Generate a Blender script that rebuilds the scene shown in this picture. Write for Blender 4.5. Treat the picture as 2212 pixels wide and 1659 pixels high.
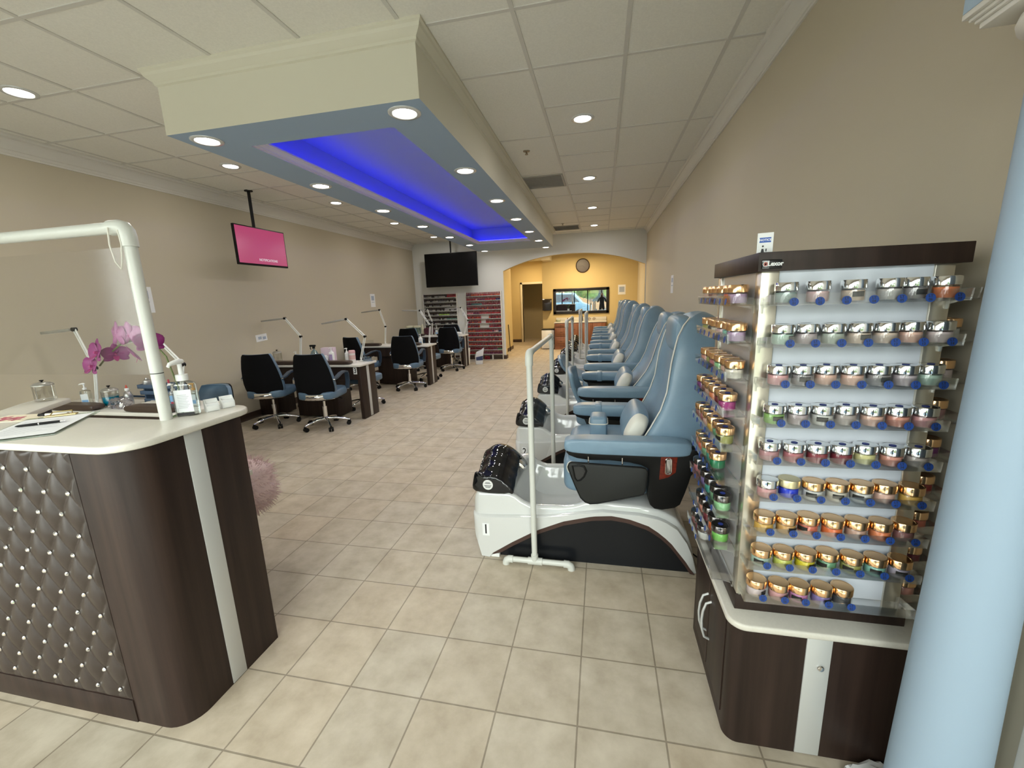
import bpy, bmesh, math, random
from mathutils import Vector, Matrix

for _o in list(bpy.data.objects):
    bpy.data.objects.remove(_o)
random.seed(7)
S = bpy.context.scene
C = S.collection
PI = math.pi
R = math.radians

# ------------------------------------------------------------------ camera
CAM = (0.3892, -1.2653, 1.5481)
cd = bpy.data.cameras.new('camera')
cd.sensor_fit = 'HORIZONTAL'
cd.sensor_width = 36.0
cd.lens = 902.175 / 2212.0 * 36.0
cd.clip_start = 0.02
cd.clip_end = 200
cam = bpy.data.objects.new('camera', cd)
C.objects.link(cam)
_p, _y, _r = -0.200870646, 0.215226324, -0.0376089543
_f = Vector((-math.sin(_y) * math.cos(_p), math.cos(_y) * math.cos(_p), math.sin(_p)))
_r0 = Vector((math.cos(_y), math.sin(_y), 0))
_u0 = _r0.cross(_f)
_rr = math.cos(_r) * _r0 + math.sin(_r) * _u0
_uu = -math.sin(_r) * _r0 + math.cos(_r) * _u0
cam.matrix_world = Matrix(((_rr.x, _uu.x, -_f.x, CAM[0]), (_rr.y, _uu.y, -_f.y, CAM[1]),
                           (_rr.z, _uu.z, -_f.z, CAM[2]), (0, 0, 0, 1)))
S.camera = cam

# ------------------------------------------------------------------ world, exposure, daylight
S.view_settings.view_transform = 'Standard'
S.view_settings.look = 'None'
S.view_settings.gamma = 1.0
S.view_settings.use_curve_mapping = False
S.view_settings.exposure = 0.35
S.cycles.transparent_max_bounces = 32
S.cycles.max_bounces = 10
S.cycles.diffuse_bounces = 5
S.cycles.glossy_bounces = 5
S.cycles.sample_clamp_indirect = 4.0
S.cycles.caustics_reflective = False
S.cycles.caustics_refractive = False
W = bpy.data.worlds.new('world')
S.world = W
W.use_nodes = True
_n = W.node_tree.nodes
_bg = _n['Background']
_bg.inputs['Color'].default_value = (0.98, 1.0, .97, 1)
_bg.inputs['Strength'].default_value = 11.5
# portal: tells the sampler where daylight enters, gives no light of its own
_pl = bpy.data.lights.new('window_portal', 'AREA')
_pl.shape = 'RECTANGLE'
_pl.size, _pl.size_y = 5.8, 2.7
_pl.cycles.is_portal = True
_po = bpy.data.objects.new('window_portal', _pl)
C.objects.link(_po)
_po.location = (-1.55, -2.02, 1.45)
_po.rotation_euler = (R(90), 0, 0)
LAMP_W = 4.4
WARM_W = 58.0

# ------------------------------------------------------------------ materials
MATS = {}
def mat(name, col=(.8, .8, .8), rough=.5, metal=0.0, spec=.5, emis=None, estr=0.0, coat=0.0, noise=0.0, nscale=8.0,
        bump=0.0, bscale=60.0, bdist=.002):
    if name in MATS:
        return MATS[name]
    m = bpy.data.materials.new(name)
    m.use_nodes = True
    nt = m.node_tree
    b = nt.nodes['Principled BSDF']
    b.inputs['Base Color'].default_value = (*col, 1)
    b.inputs['Roughness'].default_value = rough
    b.inputs['Metallic'].default_value = metal
    b.inputs['Specular IOR Level'].default_value = spec
    b.inputs['Coat Weight'].default_value = coat
    if emis:
        b.inputs['Emission Color'].default_value = (*emis, 1)
        b.inputs['Emission Strength'].default_value = estr
    if noise or bump:
        tc = nt.nodes.new('ShaderNodeTexCoord')
    if noise:
        t = nt.nodes.new('ShaderNodeTexNoise')
        t.inputs['Scale'].default_value = nscale
        t.inputs['Detail'].default_value = 4
        nt.links.new(tc.outputs['Object'], t.inputs['Vector'])
        r = nt.nodes.new('ShaderNodeValToRGB')
        r.color_ramp.elements[0].position = .3
        r.color_ramp.elements[1].position = .7
        r.color_ramp.elements[0].color = (*[c * (1 - noise) for c in col], 1)
        r.color_ramp.elements[1].color = (*[min(1, c * (1 + noise)) for c in col], 1)
        nt.links.new(t.outputs['Fac'], r.inputs['Fac'])
        nt.links.new(r.outputs['Color'], b.inputs['Base Color'])
    if bump:
        t = nt.nodes.new('ShaderNodeTexNoise')
        t.inputs['Scale'].default_value = bscale
        t.inputs['Detail'].default_value = 3
        nt.links.new(tc.outputs['Object'], t.inputs['Vector'])
        bp = nt.nodes.new('ShaderNodeBump')
        bp.inputs['Strength'].default_value = bump
        bp.inputs['Distance'].default_value = bdist
        nt.links.new(t.outputs['Fac'], bp.inputs['Height'])
        nt.links.new(bp.outputs['Normal'], b.inputs['Normal'])
    MATS[name] = m
    return m

def clear(name, tint=(1, 1, 1), refl=.06, edge=.45, rough=.02):
    """thin clear sheet: lets light straight through, reflects at grazing angles"""
    if name in MATS:
        return MATS[name]
    m = bpy.data.materials.new(name)
    m.use_nodes = True
    nt = m.node_tree
    nt.nodes.clear()
    out = nt.nodes.new('ShaderNodeOutputMaterial')
    mix = nt.nodes.new('ShaderNodeMixShader')
    tr = nt.nodes.new('ShaderNodeBsdfTransparent')
    tr.inputs['Color'].default_value = (*tint, 1)
    gl = nt.nodes.new('ShaderNodeBsdfGlossy')
    gl.inputs['Roughness'].default_value = rough
    gl.inputs['Color'].default_value = (1, 1, 1, 1)
    lw = nt.nodes.new('ShaderNodeLayerWeight')
    lw.inputs['Blend'].default_value = .35
    mr = nt.nodes.new('ShaderNodeMapRange')
    mr.inputs['To Min'].default_value = refl
    mr.inputs['To Max'].default_value = edge
    nt.links.new(lw.outputs['Fresnel'], mr.inputs['Value'])
    nt.links.new(mr.outputs['Result'], mix.inputs['Fac'])
    nt.links.new(tr.outputs['BSDF'], mix.inputs[1])
    nt.links.new(gl.outputs['BSDF'], mix.inputs[2])
    nt.links.new(mix.outputs['Shader'], out.inputs['Surface'])
    MATS[name] = m
    return m

def wood(name, c0, c1, rough=.35, sc=(22, 22, .7), spec=.5):
    if name in MATS:
        return MATS[name]
    m = mat(name, c0, rough, spec=spec)
    nt = m.node_tree
    b = nt.nodes['Principled BSDF']
    tc = nt.nodes.new('ShaderNodeTexCoord')
    mp = nt.nodes.new('ShaderNodeMapping')
    mp.inputs['Scale'].default_value = sc
    t = nt.nodes.new('ShaderNodeTexNoise')
    t.inputs['Scale'].default_value = 1.0
    t.inputs['Detail'].default_value = 5
    t.inputs['Roughness'].default_value = .65
    r = nt.nodes.new('ShaderNodeValToRGB')
    r.color_ramp.elements[0].position = .32
    r.color_ramp.elements[1].position = .68
    r.color_ramp.elements[0].color = (*c0, 1)
    r.color_ramp.elements[1].color = (*c1, 1)
    nt.links.new(tc.outputs['Object'], mp.inputs['Vector'])
    nt.links.new(mp.outputs['Vector'], t.inputs['Vector'])
    nt.links.new(t.outputs['Fac'], r.inputs['Fac'])
    nt.links.new(r.outputs['Color'], b.inputs['Base Color'])
    return m

def floor_mat():
    m = mat('floor_tile', (.5, .45, .37), .48, spec=.35)
    nt = m.node_tree
    b = nt.nodes['Principled BSDF']
    geo = nt.nodes.new('ShaderNodeNewGeometry')
    br = nt.nodes.new('ShaderNodeTexBrick')
    br.offset = 0.0
    br.squash = 1.0
    br.inputs['Scale'].default_value = 1.0
    br.inputs['Brick Width'].default_value = .31
    br.inputs['Row Height'].default_value = .31
    br.inputs['Mortar Size'].default_value = .0035
    br.inputs['Mortar Smooth'].default_value = .25
    br.inputs['Bias'].default_value = 0.0
    br.inputs['Color1'].default_value = (.485, .44, .365, 1)
    br.inputs['Color2'].default_value = (.505, .44, .35, 1)
    br.inputs['Mortar'].default_value = (.27, .235, .185, 1)
    nt.links.new(geo.outputs['Position'], br.inputs['Vector'])
    n1 = nt.nodes.new('ShaderNodeTexNoise')
    n1.inputs['Scale'].default_value = 7.0
    n1.inputs['Detail'].default_value = 6
    n1.inputs['Roughness'].default_value = .6
    nt.links.new(geo.outputs['Position'], n1.inputs['Vector'])
    r1 = nt.nodes.new('ShaderNodeValToRGB')
    r1.color_ramp.elements[0].position = .33
    r1.color_ramp.elements[1].position = .68
    r1.color_ramp.elements[0].color = (.78, .74, .68, 1)
    r1.color_ramp.elements[1].color = (1.08, 1.06, 1.03, 1)
    nt.links.new(n1.outputs['Fac'], r1.inputs['Fac'])
    mx = nt.nodes.new('ShaderNodeMix')
    mx.data_type = 'RGBA'
    mx.blend_type = 'MULTIPLY'
    mx.inputs['Factor'].default_value = 1.0
    nt.links.new(br.outputs['Color'], mx.inputs['A'])
    nt.links.new(r1.outputs['Color'], mx.inputs['B'])
    nt.links.new(mx.outputs['Result'], b.inputs['Base Color'])
    inv = nt.nodes.new('ShaderNodeMath')
    inv.operation = 'MULTIPLY_ADD'
    inv.inputs[1].default_value = -1.0
    inv.inputs[2].default_value = 1.0
    nt.links.new(br.outputs['Fac'], inv.inputs[0])
    ad = nt.nodes.new('ShaderNodeMath')
    ad.operation = 'MULTIPLY_ADD'
    ad.inputs[1].default_value = .12
    nt.links.new(n1.outputs['Fac'], ad.inputs[0])
    nt.links.new(inv.outputs['Value'], ad.inputs[2])
    bp = nt.nodes.new('ShaderNodeBump')
    bp.inputs['Strength'].default_value = .45
    bp.inputs['Distance'].default_value = .003
    nt.links.new(ad.outputs['Value'], bp.inputs['Height'])
    nt.links.new(bp.outputs['Normal'], b.inputs['Normal'])
    return m

wall_m = mat('wall_beige', (.52, .465, .355), .75, bump=.15, bscale=220, bdist=.001)
rear_m = mat('wall_tan', (.60, .475, .235), .75, bump=.15, bscale=220, bdist=.001)
white_wall = mat('wall_white', (.72, .72, .685), .75, bump=.12, bscale=220, bdist=.001)
soffit_under = mat('soffit_grey_blue', (.31, .41, .54), .7)
trim_m = mat('trim_white', (.68, .66, .61), .5)
tile_m = mat('ceiling_tile', (.76, .74, .675), .85, noise=.04, nscale=90, bump=.3, bscale=180, bdist=.0015)
tee_m = mat('tee_metal', (.60, .58, .535), .5)
base_m = mat('baseboard_brown', (.055, .032, .022), .5)
dwood = wood('dark_laminate', (.015, .0085, .0065), (.036, .021, .016), .42, spec=.3)
rwood = wood('cabinet_oak', (.20, .075, .035), (.30, .12, .055), .4)
cream = mat('cream_solid_surface', (.62, .595, .53), .3, noise=.03, nscale=120)
alu = mat('brushed_aluminium', (.56, .57, .56), .45, metal=.3)
steel = mat('brushed_steel_post', (.66, .62, .53), .28, metal=.9)
chrome = mat('chrome', (.86, .86, .86), .08, metal=1)
pvc = mat('white_pvc', (.57, .58, .54), .35)
white_p = mat('white_plastic', (.80, .81, .80), .35)
gloss_w = mat('white_gloss_acrylic', (.60, .61, .60), .10, coat=.6)
black_p = mat('black_plastic', (.007, .007, .007), .45, spec=.18)
black_g = mat('black_gloss', (.006, .006, .007), .06, spec=.4, coat=.25)
dgrey = mat('dark_grey_plastic', (.022, .023, .022), .55, spec=.25)
blue_v = mat('blue_vinyl', (.170, .262, .350), .33, noise=.05, nscale=14, bump=.12, bscale=260, bdist=.001)
blue_d = mat('dark_blue_vinyl', (.035, .055, .085), .35)
blue_s = mat('swivel_blue_vinyl', (.095, .160, .235), .38, noise=.05, nscale=14, bump=.12, bscale=260, bdist=.001)
cream_v = mat('cream_vinyl', (.66, .64, .58), .5)
fabric_b = mat('black_mesh_fabric', (.004, .004, .005), .9, spec=.15, bump=.3, bscale=700, bdist=.001)
brown_v = mat('brown_vinyl', (.050, .030, .022), .4)
black_panel = mat('black_glossy_panel', (.009, .010, .012), .22, spec=.3)
arch_br = mat('brown_arch_edge', (.055, .028, .022), .4)
red_wood = mat('red_burl', (.13, .016, .008), .15, noise=.35, nscale=60)
glass = clear('clear_glass', (.96, .98, .97), .05, .6)
acryl = clear('clear_acrylic', (.98, .985, .985), .045, .6, .04)
film_m = clear('clear_film', (.965, .965, .965), .002, .045, .10)
paper = mat('paper_white', (.78, .79, .80), .7)
ink = mat('ink_black', (.012, .012, .014), .5)
ink_blue = mat('ink_blue', (.03, .10, .42), .5)
sticker_m = mat('sticker_blue', (.008, .045, .23), .5)
lamp_e = mat('lamp_lens', (1, 1, 1), .5, emis=(1.0, .97, .93), estr=14)
# ------------------------------------------------------------------ mesh helpers
def nb():
    return bmesh.new()

def app(bm, t, M=None, mi=0):
    if M is not None:
        t.transform(M)
    for f in t.faces:
        f.material_index = mi
    me = bpy.data.meshes.new('t')
    t.to_mesh(me)
    t.free()
    bm.from_mesh(me)
    bpy.data.meshes.remove(me)

def box(bm, c, s, bev=0.0, seg=2, rot=None, mi=0):
    t = nb()
    bmesh.ops.create_cube(t, size=1.0)
    for v in t.verts:
        v.co = Vector((v.co.x * s[0], v.co.y * s[1], v.co.z * s[2]))
    if bev:
        bmesh.ops.bevel(t, geom=t.edges[:], offset=bev, segments=seg, affect='EDGES', profile=.5)
    M = Matrix.Translation(c)
    if rot is not None:
        M = M @ rot
    app(bm, t, M, mi)
    return bm

def bx(bm, x0, x1, y0, y1, z0, z1, bev=0.0, seg=2, mi=0):
    return box(bm, ((x0 + x1) / 2, (y0 + y1) / 2, (z0 + z1) / 2), (x1 - x0, y1 - y0, z1 - z0), bev, seg, None, mi)

def prism(bm, pts, a0, a1, plane='xy', bev=0.0, seg=2, mi=0, M=None):
    """polygon pts in the given plane, extruded from a0 to a1 along the third axis"""
    t = nb()
    vs = [t.verts.new((p[0], p[1], 0)) for p in pts]
    f = t.faces.new(vs)
    r = bmesh.ops.extrude_face_region(t, geom=[f])
    nv = [g for g in r['geom'] if isinstance(g, bmesh.types.BMVert)]
    for v in nv:
        v.co.z = 1
    for v in t.verts:
        u, w, k = v.co.x, v.co.y, a0 + (a1 - a0) * v.co.z
        v.co = {'xy': Vector((u, w, k)), 'xz': Vector((u, k, w)), 'yz': Vector((k, u, w))}[plane]
    bmesh.ops.recalc_face_normals(t, faces=t.faces[:])
    if bev:
        es = [e for e in t.edges if len(e.link_faces) == 2 and max(len(q.verts) for q in e.link_faces) > 4 or len(pts) <= 4]
        bmesh.ops.bevel(t, geom=es, offset=bev, segments=seg, affect='EDGES', profile=.5)
    app(bm, t, M, mi)
    return bm

def rrect(w, h, r, n=5, cx=0.0, cy=0.0):
    out = []
    for k, (sx, sy) in enumerate(((1, 1), (-1, 1), (-1, -1), (1, -1))):
        for i in range(n + 1):
            a = (k + i / n) * PI / 2
            out.append((cx + sx * (w / 2 - r) + r * math.cos(a), cy + sy * (h / 2 - r) + r * math.sin(a)))
    return out

def circ(r, n=24, cx=0.0, cy=0.0, ry=None):
    return [(cx + r * math.cos(2 * PI * i / n), cy + (ry or r) * math.sin(2 * PI * i / n)) for i in range(n)]

def loft(bm, rows, cu=False, cap0=False, cap1=False, mi=0, cv=False):
    """rows of points joined row to row; cu closes each row"""
    t = nb()
    V = [[t.verts.new(p) for p in r] for r in rows]
    n = len(rows[0])
    m = len(rows)
    for j in range(m if cv else m - 1):
        a, b = V[j], V[(j + 1) % m]
        for i in range(n if cu else n - 1):
            k = (i + 1) % n
            try:
                t.faces.new((a[i], a[k], b[k], b[i]))
            except ValueError:
                pass
    if cap0:
        t.faces.new(V[0])
    if cap1:
        t.faces.new(V[-1])
    bmesh.ops.remove_doubles(t, verts=t.verts[:], dist=1e-6)
    bmesh.ops.recalc_face_normals(t, faces=t.faces[:])
    app(bm, t, None, mi)
    return bm

def cyl(bm, p0, p1, r0, r1=None, n=20, cap=True, mi=0):
    p0, p1 = Vector(p0), Vector(p1)
    r1 = r0 if r1 is None else r1
    d = (p1 - p0).normalized()
    a = d.orthogonal().normalized()
    b = d.cross(a)
    ring = lambda p, r: [p + (a * math.cos(2 * PI * i / n) + b * math.sin(2 * PI * i / n)) * r for i in range(n)]
    return loft(bm, [ring(p0, r0), ring(p1, r1)], True, cap, cap, mi)

def tube(bm, path, r, n=10, closed=False, mi=0, cap=True):
    P = [Vector(p) for p in path]
    rr = r if isinstance(r, (list, tuple)) else [r] * len(P)
    rows = []
    prev = None
    for i, p in enumerate(P):
        a = P[(i - 1) % len(P)] if (closed or i > 0) else p
        b = P[(i + 1) % len(P)] if (closed or i < len(P) - 1) else p
        d = (b - a).normalized()
        if prev is None:
            u = d.orthogonal().normalized()
        else:
            u = (prev - d * prev.dot(d))
            u = u.normalized() if u.length > 1e-6 else d.orthogonal().normalized()
        prev = u
        w = d.cross(u)
        rows.append([p + (u * math.cos(2 * PI * k / n) + w * math.sin(2 * PI * k / n)) * rr[i] for k in range(n)])
    return loft(bm, rows, True, cap and not closed, cap and not closed, mi, cv=closed)

def lathe(bm, prof, n=24, M=None, mi=0):
    t = nb()
    rows = [[Vector((r * math.cos(2 * PI * i / n), r * math.sin(2 * PI * i / n), z)) for i in range(n)] for r, z in prof]
    loft(t, rows, True, prof[0][0] > 1e-5, prof[-1][0] > 1e-5)
    app(bm, t, M, mi)
    return bm

def sgn(v, e):
    return math.copysign(abs(v) ** e, v)

def sq(bm, c, s, e1=.5, e2=.5, nu=28, nv=14, M=None, mi=0, y0=-1.0, y1=1.0):
    """rounded cushion: superellipsoid with half sizes s; y0..y1 keeps only a slice along its Y axis"""
    rows = []
    for j in range(nv + 1):
        v = max(-1.0, min(1.0, y0 + (y1 - y0) * j / nv))
        ph = math.asin(v)
        cy, sy = sgn(math.cos(ph), e1), sgn(v, e1)
        rows.append([Vector((c[0] + s[0] * cy * sgn(math.cos(2 * PI * i / nu), e2), c[1] + s[1] * sy,
                             c[2] + s[2] * cy * sgn(math.sin(2 * PI * i / nu), e2))) for i in range(nu)])
    t = nb()
    loft(t, rows, True, y0 > -1, y1 < 1)
    app(bm, t, M, mi)
    return bm

def fin(name, bm, m, parent=None, loc=None, rot=None, smooth=38, label=None, sub=0):
    me = bpy.data.meshes.new(name)
    bm.to_mesh(me)
    bm.free()
    for q in (m if isinstance(m, (list, tuple)) else [m]):
        me.materials.append(q)
    if smooth:
        me.polygons.foreach_set('use_smooth', [True] * len(me.polygons))
        me.set_sharp_from_angle(angle=R(smooth))
    o = bpy.data.objects.new(name, me)
    C.objects.link(o)
    if parent is not None:
        o.parent = parent
    if loc is not None:
        o.location = loc
    if rot is not None:
        o.rotation_euler = rot
    if label:
        o['label'] = label
    if sub:
        q = o.modifiers.new('sub', 'SUBSURF')
        q.levels = q.render_levels = sub
    return o

def tag(o, label, cat, group=None):
    o['label'] = label
    o['category'] = cat
    if group:
        o['group'] = group
    return o

def thing(name, label, cat, loc=(0, 0, 0), rz=0.0, group=None):
    o = bpy.data.objects.new(name, None)
    C.objects.link(o)
    o.empty_display_size = .05
    o.location = loc
    o.rotation_euler = (0, 0, rz)
    return tag(o, label, cat, group)

def struct(name, bm, m, smooth=38):
    o = fin(name, bm, m, None, None, None, smooth)
    o['kind'] = 'structure'
    return o

def dup(root, loc=None, rz=None, label=None, group=None):
    def cp(o, par):
        c = o.copy()
        C.objects.link(c)
        if par is not None:
            c.parent = par
        for ch in kids.get(o.name, []):
            cp(ch, c)
        return c
    kids = {}
    stack = [root]
    while stack:
        o = stack.pop()
        kids[o.name] = list(o.children)
        stack += kids[o.name]
    r = cp(root, None)
    if loc is not None:
        r.location = loc
    if rz is not None:
        r.rotation_euler = (0, 0, rz)
    if label:
        r['label'] = label
    if group:
        r['group'] = group
    return r

def text(body, size, M, m, parent, name='lettering', extrude=.0004, bold=0.0, sx=1.0):
    cu = bpy.data.curves.new('txt', 'FONT')
    cu.body = body
    cu.size = size
    cu.extrude = extrude
    cu.offset = bold
    cu.align_x = 'CENTER'
    cu.align_y = 'CENTER'
    cu.resolution_u = 3
    t = bpy.data.objects.new('txt', cu)
    C.objects.link(t)
    bpy.context.view_layer.update()
    me = bpy.data.meshes.new_from_object(t.evaluated_get(bpy.context.evaluated_depsgraph_get()))
    bpy.data.objects.remove(t)
    bpy.data.curves.remove(cu)
    me.transform(M @ Matrix.Diagonal((sx, 1, 1, 1)))
    me.name = name
    me.materials.clear()
    me.materials.append(m)
    o = bpy.data.objects.new(name, me)
    C.objects.link(o)
    if parent is not None:
        o.parent = parent
    return o

def face_m(loc, dirn='-y'):
    """matrix that stands text up facing the given way"""
    rz = {'-y': 0, '+x': PI / 2, '+y': PI, '-x': -PI / 2}[dirn]
    return Matrix.Translation(loc) @ Matrix.Rotation(rz, 4, 'Z') @ Matrix.Rotation(PI / 2, 4, 'X')

def lerp(tab, x):
    if x <= tab[0][0]:
        return tab[0][1]
    for (a, p), (b, q) in zip(tab, tab[1:]):
        if x <= b:
            return p + (q - p) * (x - a) / (b - a)
    return tab[-1][1]

def smooth01(a, b, x):
    t = max(0.0, min(1.0, (x - a) / (b - a)))
    return t * t * (3 - 2 * t)

ORD = ['first', 'second', 'third', 'fourth', 'fifth', 'sixth', 'seventh', 'eighth', 'ninth', 'tenth', 'eleventh',
       'twelfth', 'thirteenth', 'fourteenth', 'fifteenth', 'sixteenth', 'seventeenth', 'eighteenth', 'nineteenth', 'twentieth']
# ------------------------------------------------------------------ room shell
XL, XR, YB, H = -4.51, 1.413, 9.434, 3.05
YF = -2.05
struct('floor', bx(nb(), XL - .1, XR + .1, YF - .1, 15.2, -.06, 0), floor_mat())
struct('ceiling', bx(nb(), XL - .1, XR + .1, YF - .1, YB + .17, H, H + .08), tile_m)
struct('ceiling_rear', bx(nb(), -3.6, XR + .1, YB + .17, 15.2, 2.80, 2.9), white_wall)
struct('wall_left', bx(nb(), XL - .1, XL, YF - .1, YB + .1, 0, H), wall_m)
struct('wall_right', bx(nb(), XR, XR + .1, YF - .1, 11.9, 0, H), wall_m)
AX0, AX1 = -2.07, 1.388
pts = [(XL, 0), (AX0, 0)]
for i in range(33):
    u = -1 + i / 16
    pts.append(((AX0 + AX1) / 2 + u * (AX1 - AX0) / 2, 2.25 + .335 * (1 - abs(u) ** 2.2)))
pts += [(AX1, 0), (XR + .0, 0), (XR + .0, H), (XL, H)]
wb = struct('wall_back', prism(nb(), pts, YB, YB + .16, 'xz'), [white_wall, rear_m])
for f in wb.data.polygons:
    if abs(f.normal.y) < .5 or f.normal.y > .5:
        f.material_index = 1
struct('wall_rear', bx(nb(), -1.41, XR, 11.85, 13.67, 0, 2.85), rear_m)
struct('wall_passage', bx(nb(), -3.5, -2.36, YB + .16, 11.7, 0, 2.85), rear_m)
b = nb()
bx(b, -3.6, -2.37, 13.67, 13.8, 0, 2.85)
bx(b, -2.37, -1.45, 13.67, 13.8, 2.03, 2.85)
bx(b, -1.45, -1.2, 13.67, 13.8, 0, 2.85)
struct('wall_far', b, rear_m)
b = nb()
bx(b, -3.6, -1.0, 15.0, 15.1, 0, 2.85)
bx(b, -3.6, -3.5, 11.7, 15.1, 0, 2.85)
bx(b, -1.1, -1.0, 13.8, 15.1, 0, 2.85)
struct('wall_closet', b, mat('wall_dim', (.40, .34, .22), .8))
b = nb()
bx(b, -2.44, -2.37, 13.63, 13.68, 0, 2.10, .006)
bx(b, -2.44, -1.40, 13.63, 13.68, 2.03, 2.10, .006)
bx(b, -2.40, -2.37, 13.66, 13.82, 0, 2.05)
struct('door_1', b, mat('door_trim', (.72, .66, .50), .5))
b = nb()
bx(b, -1.36, -1.10, 11.3, 11.85, 2.62, 2.80)
struct('trim_6', b, mat('beam_white', (.72, .66, .52), .6))

# ceiling grid
b = nb()
TW = .024
xs = [-.085 + .612 * k for k in range(-7, 3)]
ys = [.03 + .61 * k for k in range(-3, 16)]
for x in xs:
    bx(b, x - TW / 2, x + TW / 2, YF, YB, H - .005, H + .001)
for i, y in enumerate(ys):
    k = round((y - 1.25) / .61)
    spans = []
    edges = [XL] + xs + [XR]
    for a, c in zip(edges, edges[1:]):
        mid = (a + c) / 2
        wide = (-.70 < mid < -.08 or mid > .53) and k > 0
        if not (wide and k % 2 == 0):
            bx(b, a, c, y - TW / 2, y + TW / 2, H - .0045, H + .001)
struct('ceiling_grid', b, tee_m)

def crown(name, x, s, z0, y0, y1, dep=.078):
    zt = H
    h = zt - z0
    prof = [(0, z0), (.012, z0), (.012, z0 + h * .10), (.020, z0 + h * .12), (.022, z0 + h * .26), (.016, z0 + h * .30), (.024, z0 + h * .50), (.042, z0 + h * .68),
            (.060, z0 + h * .74), (.060, z0 + h * .82), (.070, z0 + h * .84), (dep, z0 + h * .90), (dep, zt), (0, zt)]
    struct(name, prism(nb(), [(x + s * u, w) for u, w in prof], y0, y1, 'xz'), trim_m)
crown('trim_1', XR, -1, 2.918, YF, YB)
crown('trim_2', XL, 1, 2.885, YF, YB)
for nm, a in (('baseboard_left', (XL, XL + .014, YF, YB, 0, .10)),
              ('baseboard_right', (XR - .014, XR, .1, YB, 0, .10)),
              ('baseboard_back', (XL, AX0 + .012, YB - .014, YB + .175, 0, .10)),
              ('baseboard_passage', (-2.374, -2.346, 9.6, 11.714, 0, .10)),
              ('baseboard_far', (-3.5, -2.44, 13.655, 13.67, 0, .10))):
    struct(nm, bx(nb(), *a, .004), base_m)
# white return of the shop front on the right wall
struct('trim_3', bx(nb(), XR - .012, XR, YF, -.20, 0, 2.35, .004), trim_m)

# shop front behind the camera (seen in the mirror)
fr = mat('frame_dark_bronze', (.02, .018, .016), .4)
b = nb()
bx(b, XL, XR, YF - .09, YF - .01, 2.62, H)
struct('wall_front', b, wall_m)
mx = [XL, -3.3, -2.07, -1.31, -.48, .36, XR]
for i, (a, c) in enumerate(zip(mx, mx[1:])):
    w = nb()
    for x in (a, c):
        bx(w, x - .025, x + .025, YF - .08, YF - .02, 0, 2.62)
    bx(w, a, c, YF - .08, YF - .02, 0, .10)
    bx(w, a, c, YF - .08, YF - .02, 2.56, 2.62)
    o = struct('window_%d' % (i + 1), w, fr)
    fin('pane', bx(nb(), a + .025, c - .025, YF - .052, YF - .048, .10, 2.56), glass, o, smooth=0)

# ------------------------------------------------------------------ dropped soffit with lit cove
SX0, SX1, SY0, SY1, SZ = -2.41, -.63, 1.22, 8.72, 2.68
OX0, OX1, OY0, OY1 = -2.055, -.95, 1.54, 7.45
def shx(x, y):
    return x - .0115 * (y - 1.3)
def ring(x0, x1, y0, y1, z):
    return [Vector((shx(x, y), y, z)) for x, y in ((x0, y0), (x1, y0), (x1, y1), (x0, y1))]
def rings(lst):
    return loft(nb(), [ring(x0 - d, x1 + d, y0 - d, y1 + d, z) for (x0, x1, y0, y1), d, z in lst], True)
out = (SX0, SX1, SY0, SY1)
inn = (OX0, OX1, OY0, OY1)
struct('ceiling_soffit', rings([(out, .062, 3.05), (out, .062, 3.036), (out, .052, 3.028), (out, .046, 3.012), (out, .028, 2.994),
                                (out, .014, 2.984), (out, .012, 2.968), (out, 0, 2.962), (out, 0, SZ)]), mat('soffit_cream', (.60, .57, .46), .6), 20)
struct('ceiling_soffit_underside', rings([(out, 0, SZ), (inn, 0, SZ)]), soffit_under)
struct('trim_4', rings([(inn, 0, SZ), (inn, 0, SZ + .010), (inn, -.012, SZ + .012), (inn, -.014, SZ + .022), (inn, -.030, SZ + .036),
                        (inn, -.032, SZ + .042), (inn, -.046, SZ + .044), (inn, -.046, SZ + .056), (inn, .0, SZ + .058)]), trim_m, 20)
cb = rings([(inn, .0, SZ + .058), (inn, .16, SZ + .059), (inn, .16, 3.0)])
v = [cb.verts.new(p) for p in ring(OX0 - .16, OX1 + .16, OY0 - .16, OY1 + .16, 3.0)]
cb.faces.new(v)
struct('ceiling_cove', cb, mat('cove_paint', (.30, .355, .52), .7))
led = mat('led_blue', (.02, .03, .5), .5, emis=(.035, .03, 1.0), estr=19)
t = thing('led_strip', 'blue light strip hidden along the lip of the ceiling cove', 'light strip', (0, 0, 0))
b = nb()
tube(b, ring(OX0 - .07, OX1 + .07, OY0 - .07, OY1 + .07, SZ + .070), .006, 6, True)
fin('glowing_tube', b, led, t)

# ------------------------------------------------------------------ recessed lights, vents, sprinklers
def down_light(x, y, z, label, group):
    t = thing('recessed_light', label, 'ceiling light', (x, y, z), 0, group)
    fin('trim_ring', lathe(nb(), [(.070, -.0005), (.070, -.004), (.075, -.008), (.092, -.008), (.099, -.004), (.100, -.0002)], 32), gloss_w, t)
    fin('lens', lathe(nb(), [(0, -.0035), (.069, -.0035), (.0695, -.001)], 28), lamp_e, t)
    l = bpy.data.lights.new('downlight', 'AREA')
    l.shape = 'DISK'
    l.size = .135
    l.energy = LAMP_W
    l.color = (1.0, .96, .91)
    lo = bpy.data.objects.new('downlight', l)
    C.objects.link(lo)
    lo.parent = t
    lo.location = (0, 0, -.012)
    return t
for i in range(7):
    y = 1.365 + 1.222 * i
    for side, x0, g in (('right', -.79, 'downlights along the right edge of the soffit'), ('left', -2.245, 'downlights along the left edge of the soffit')):
        n = ORD[i] + ' from the front' if i < 6 else 'farthest from the camera'
        down_light(shx(x0, y), y, SZ, 'round downlight in the %s edge of the soffit, %s' % (side, n), g)
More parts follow.
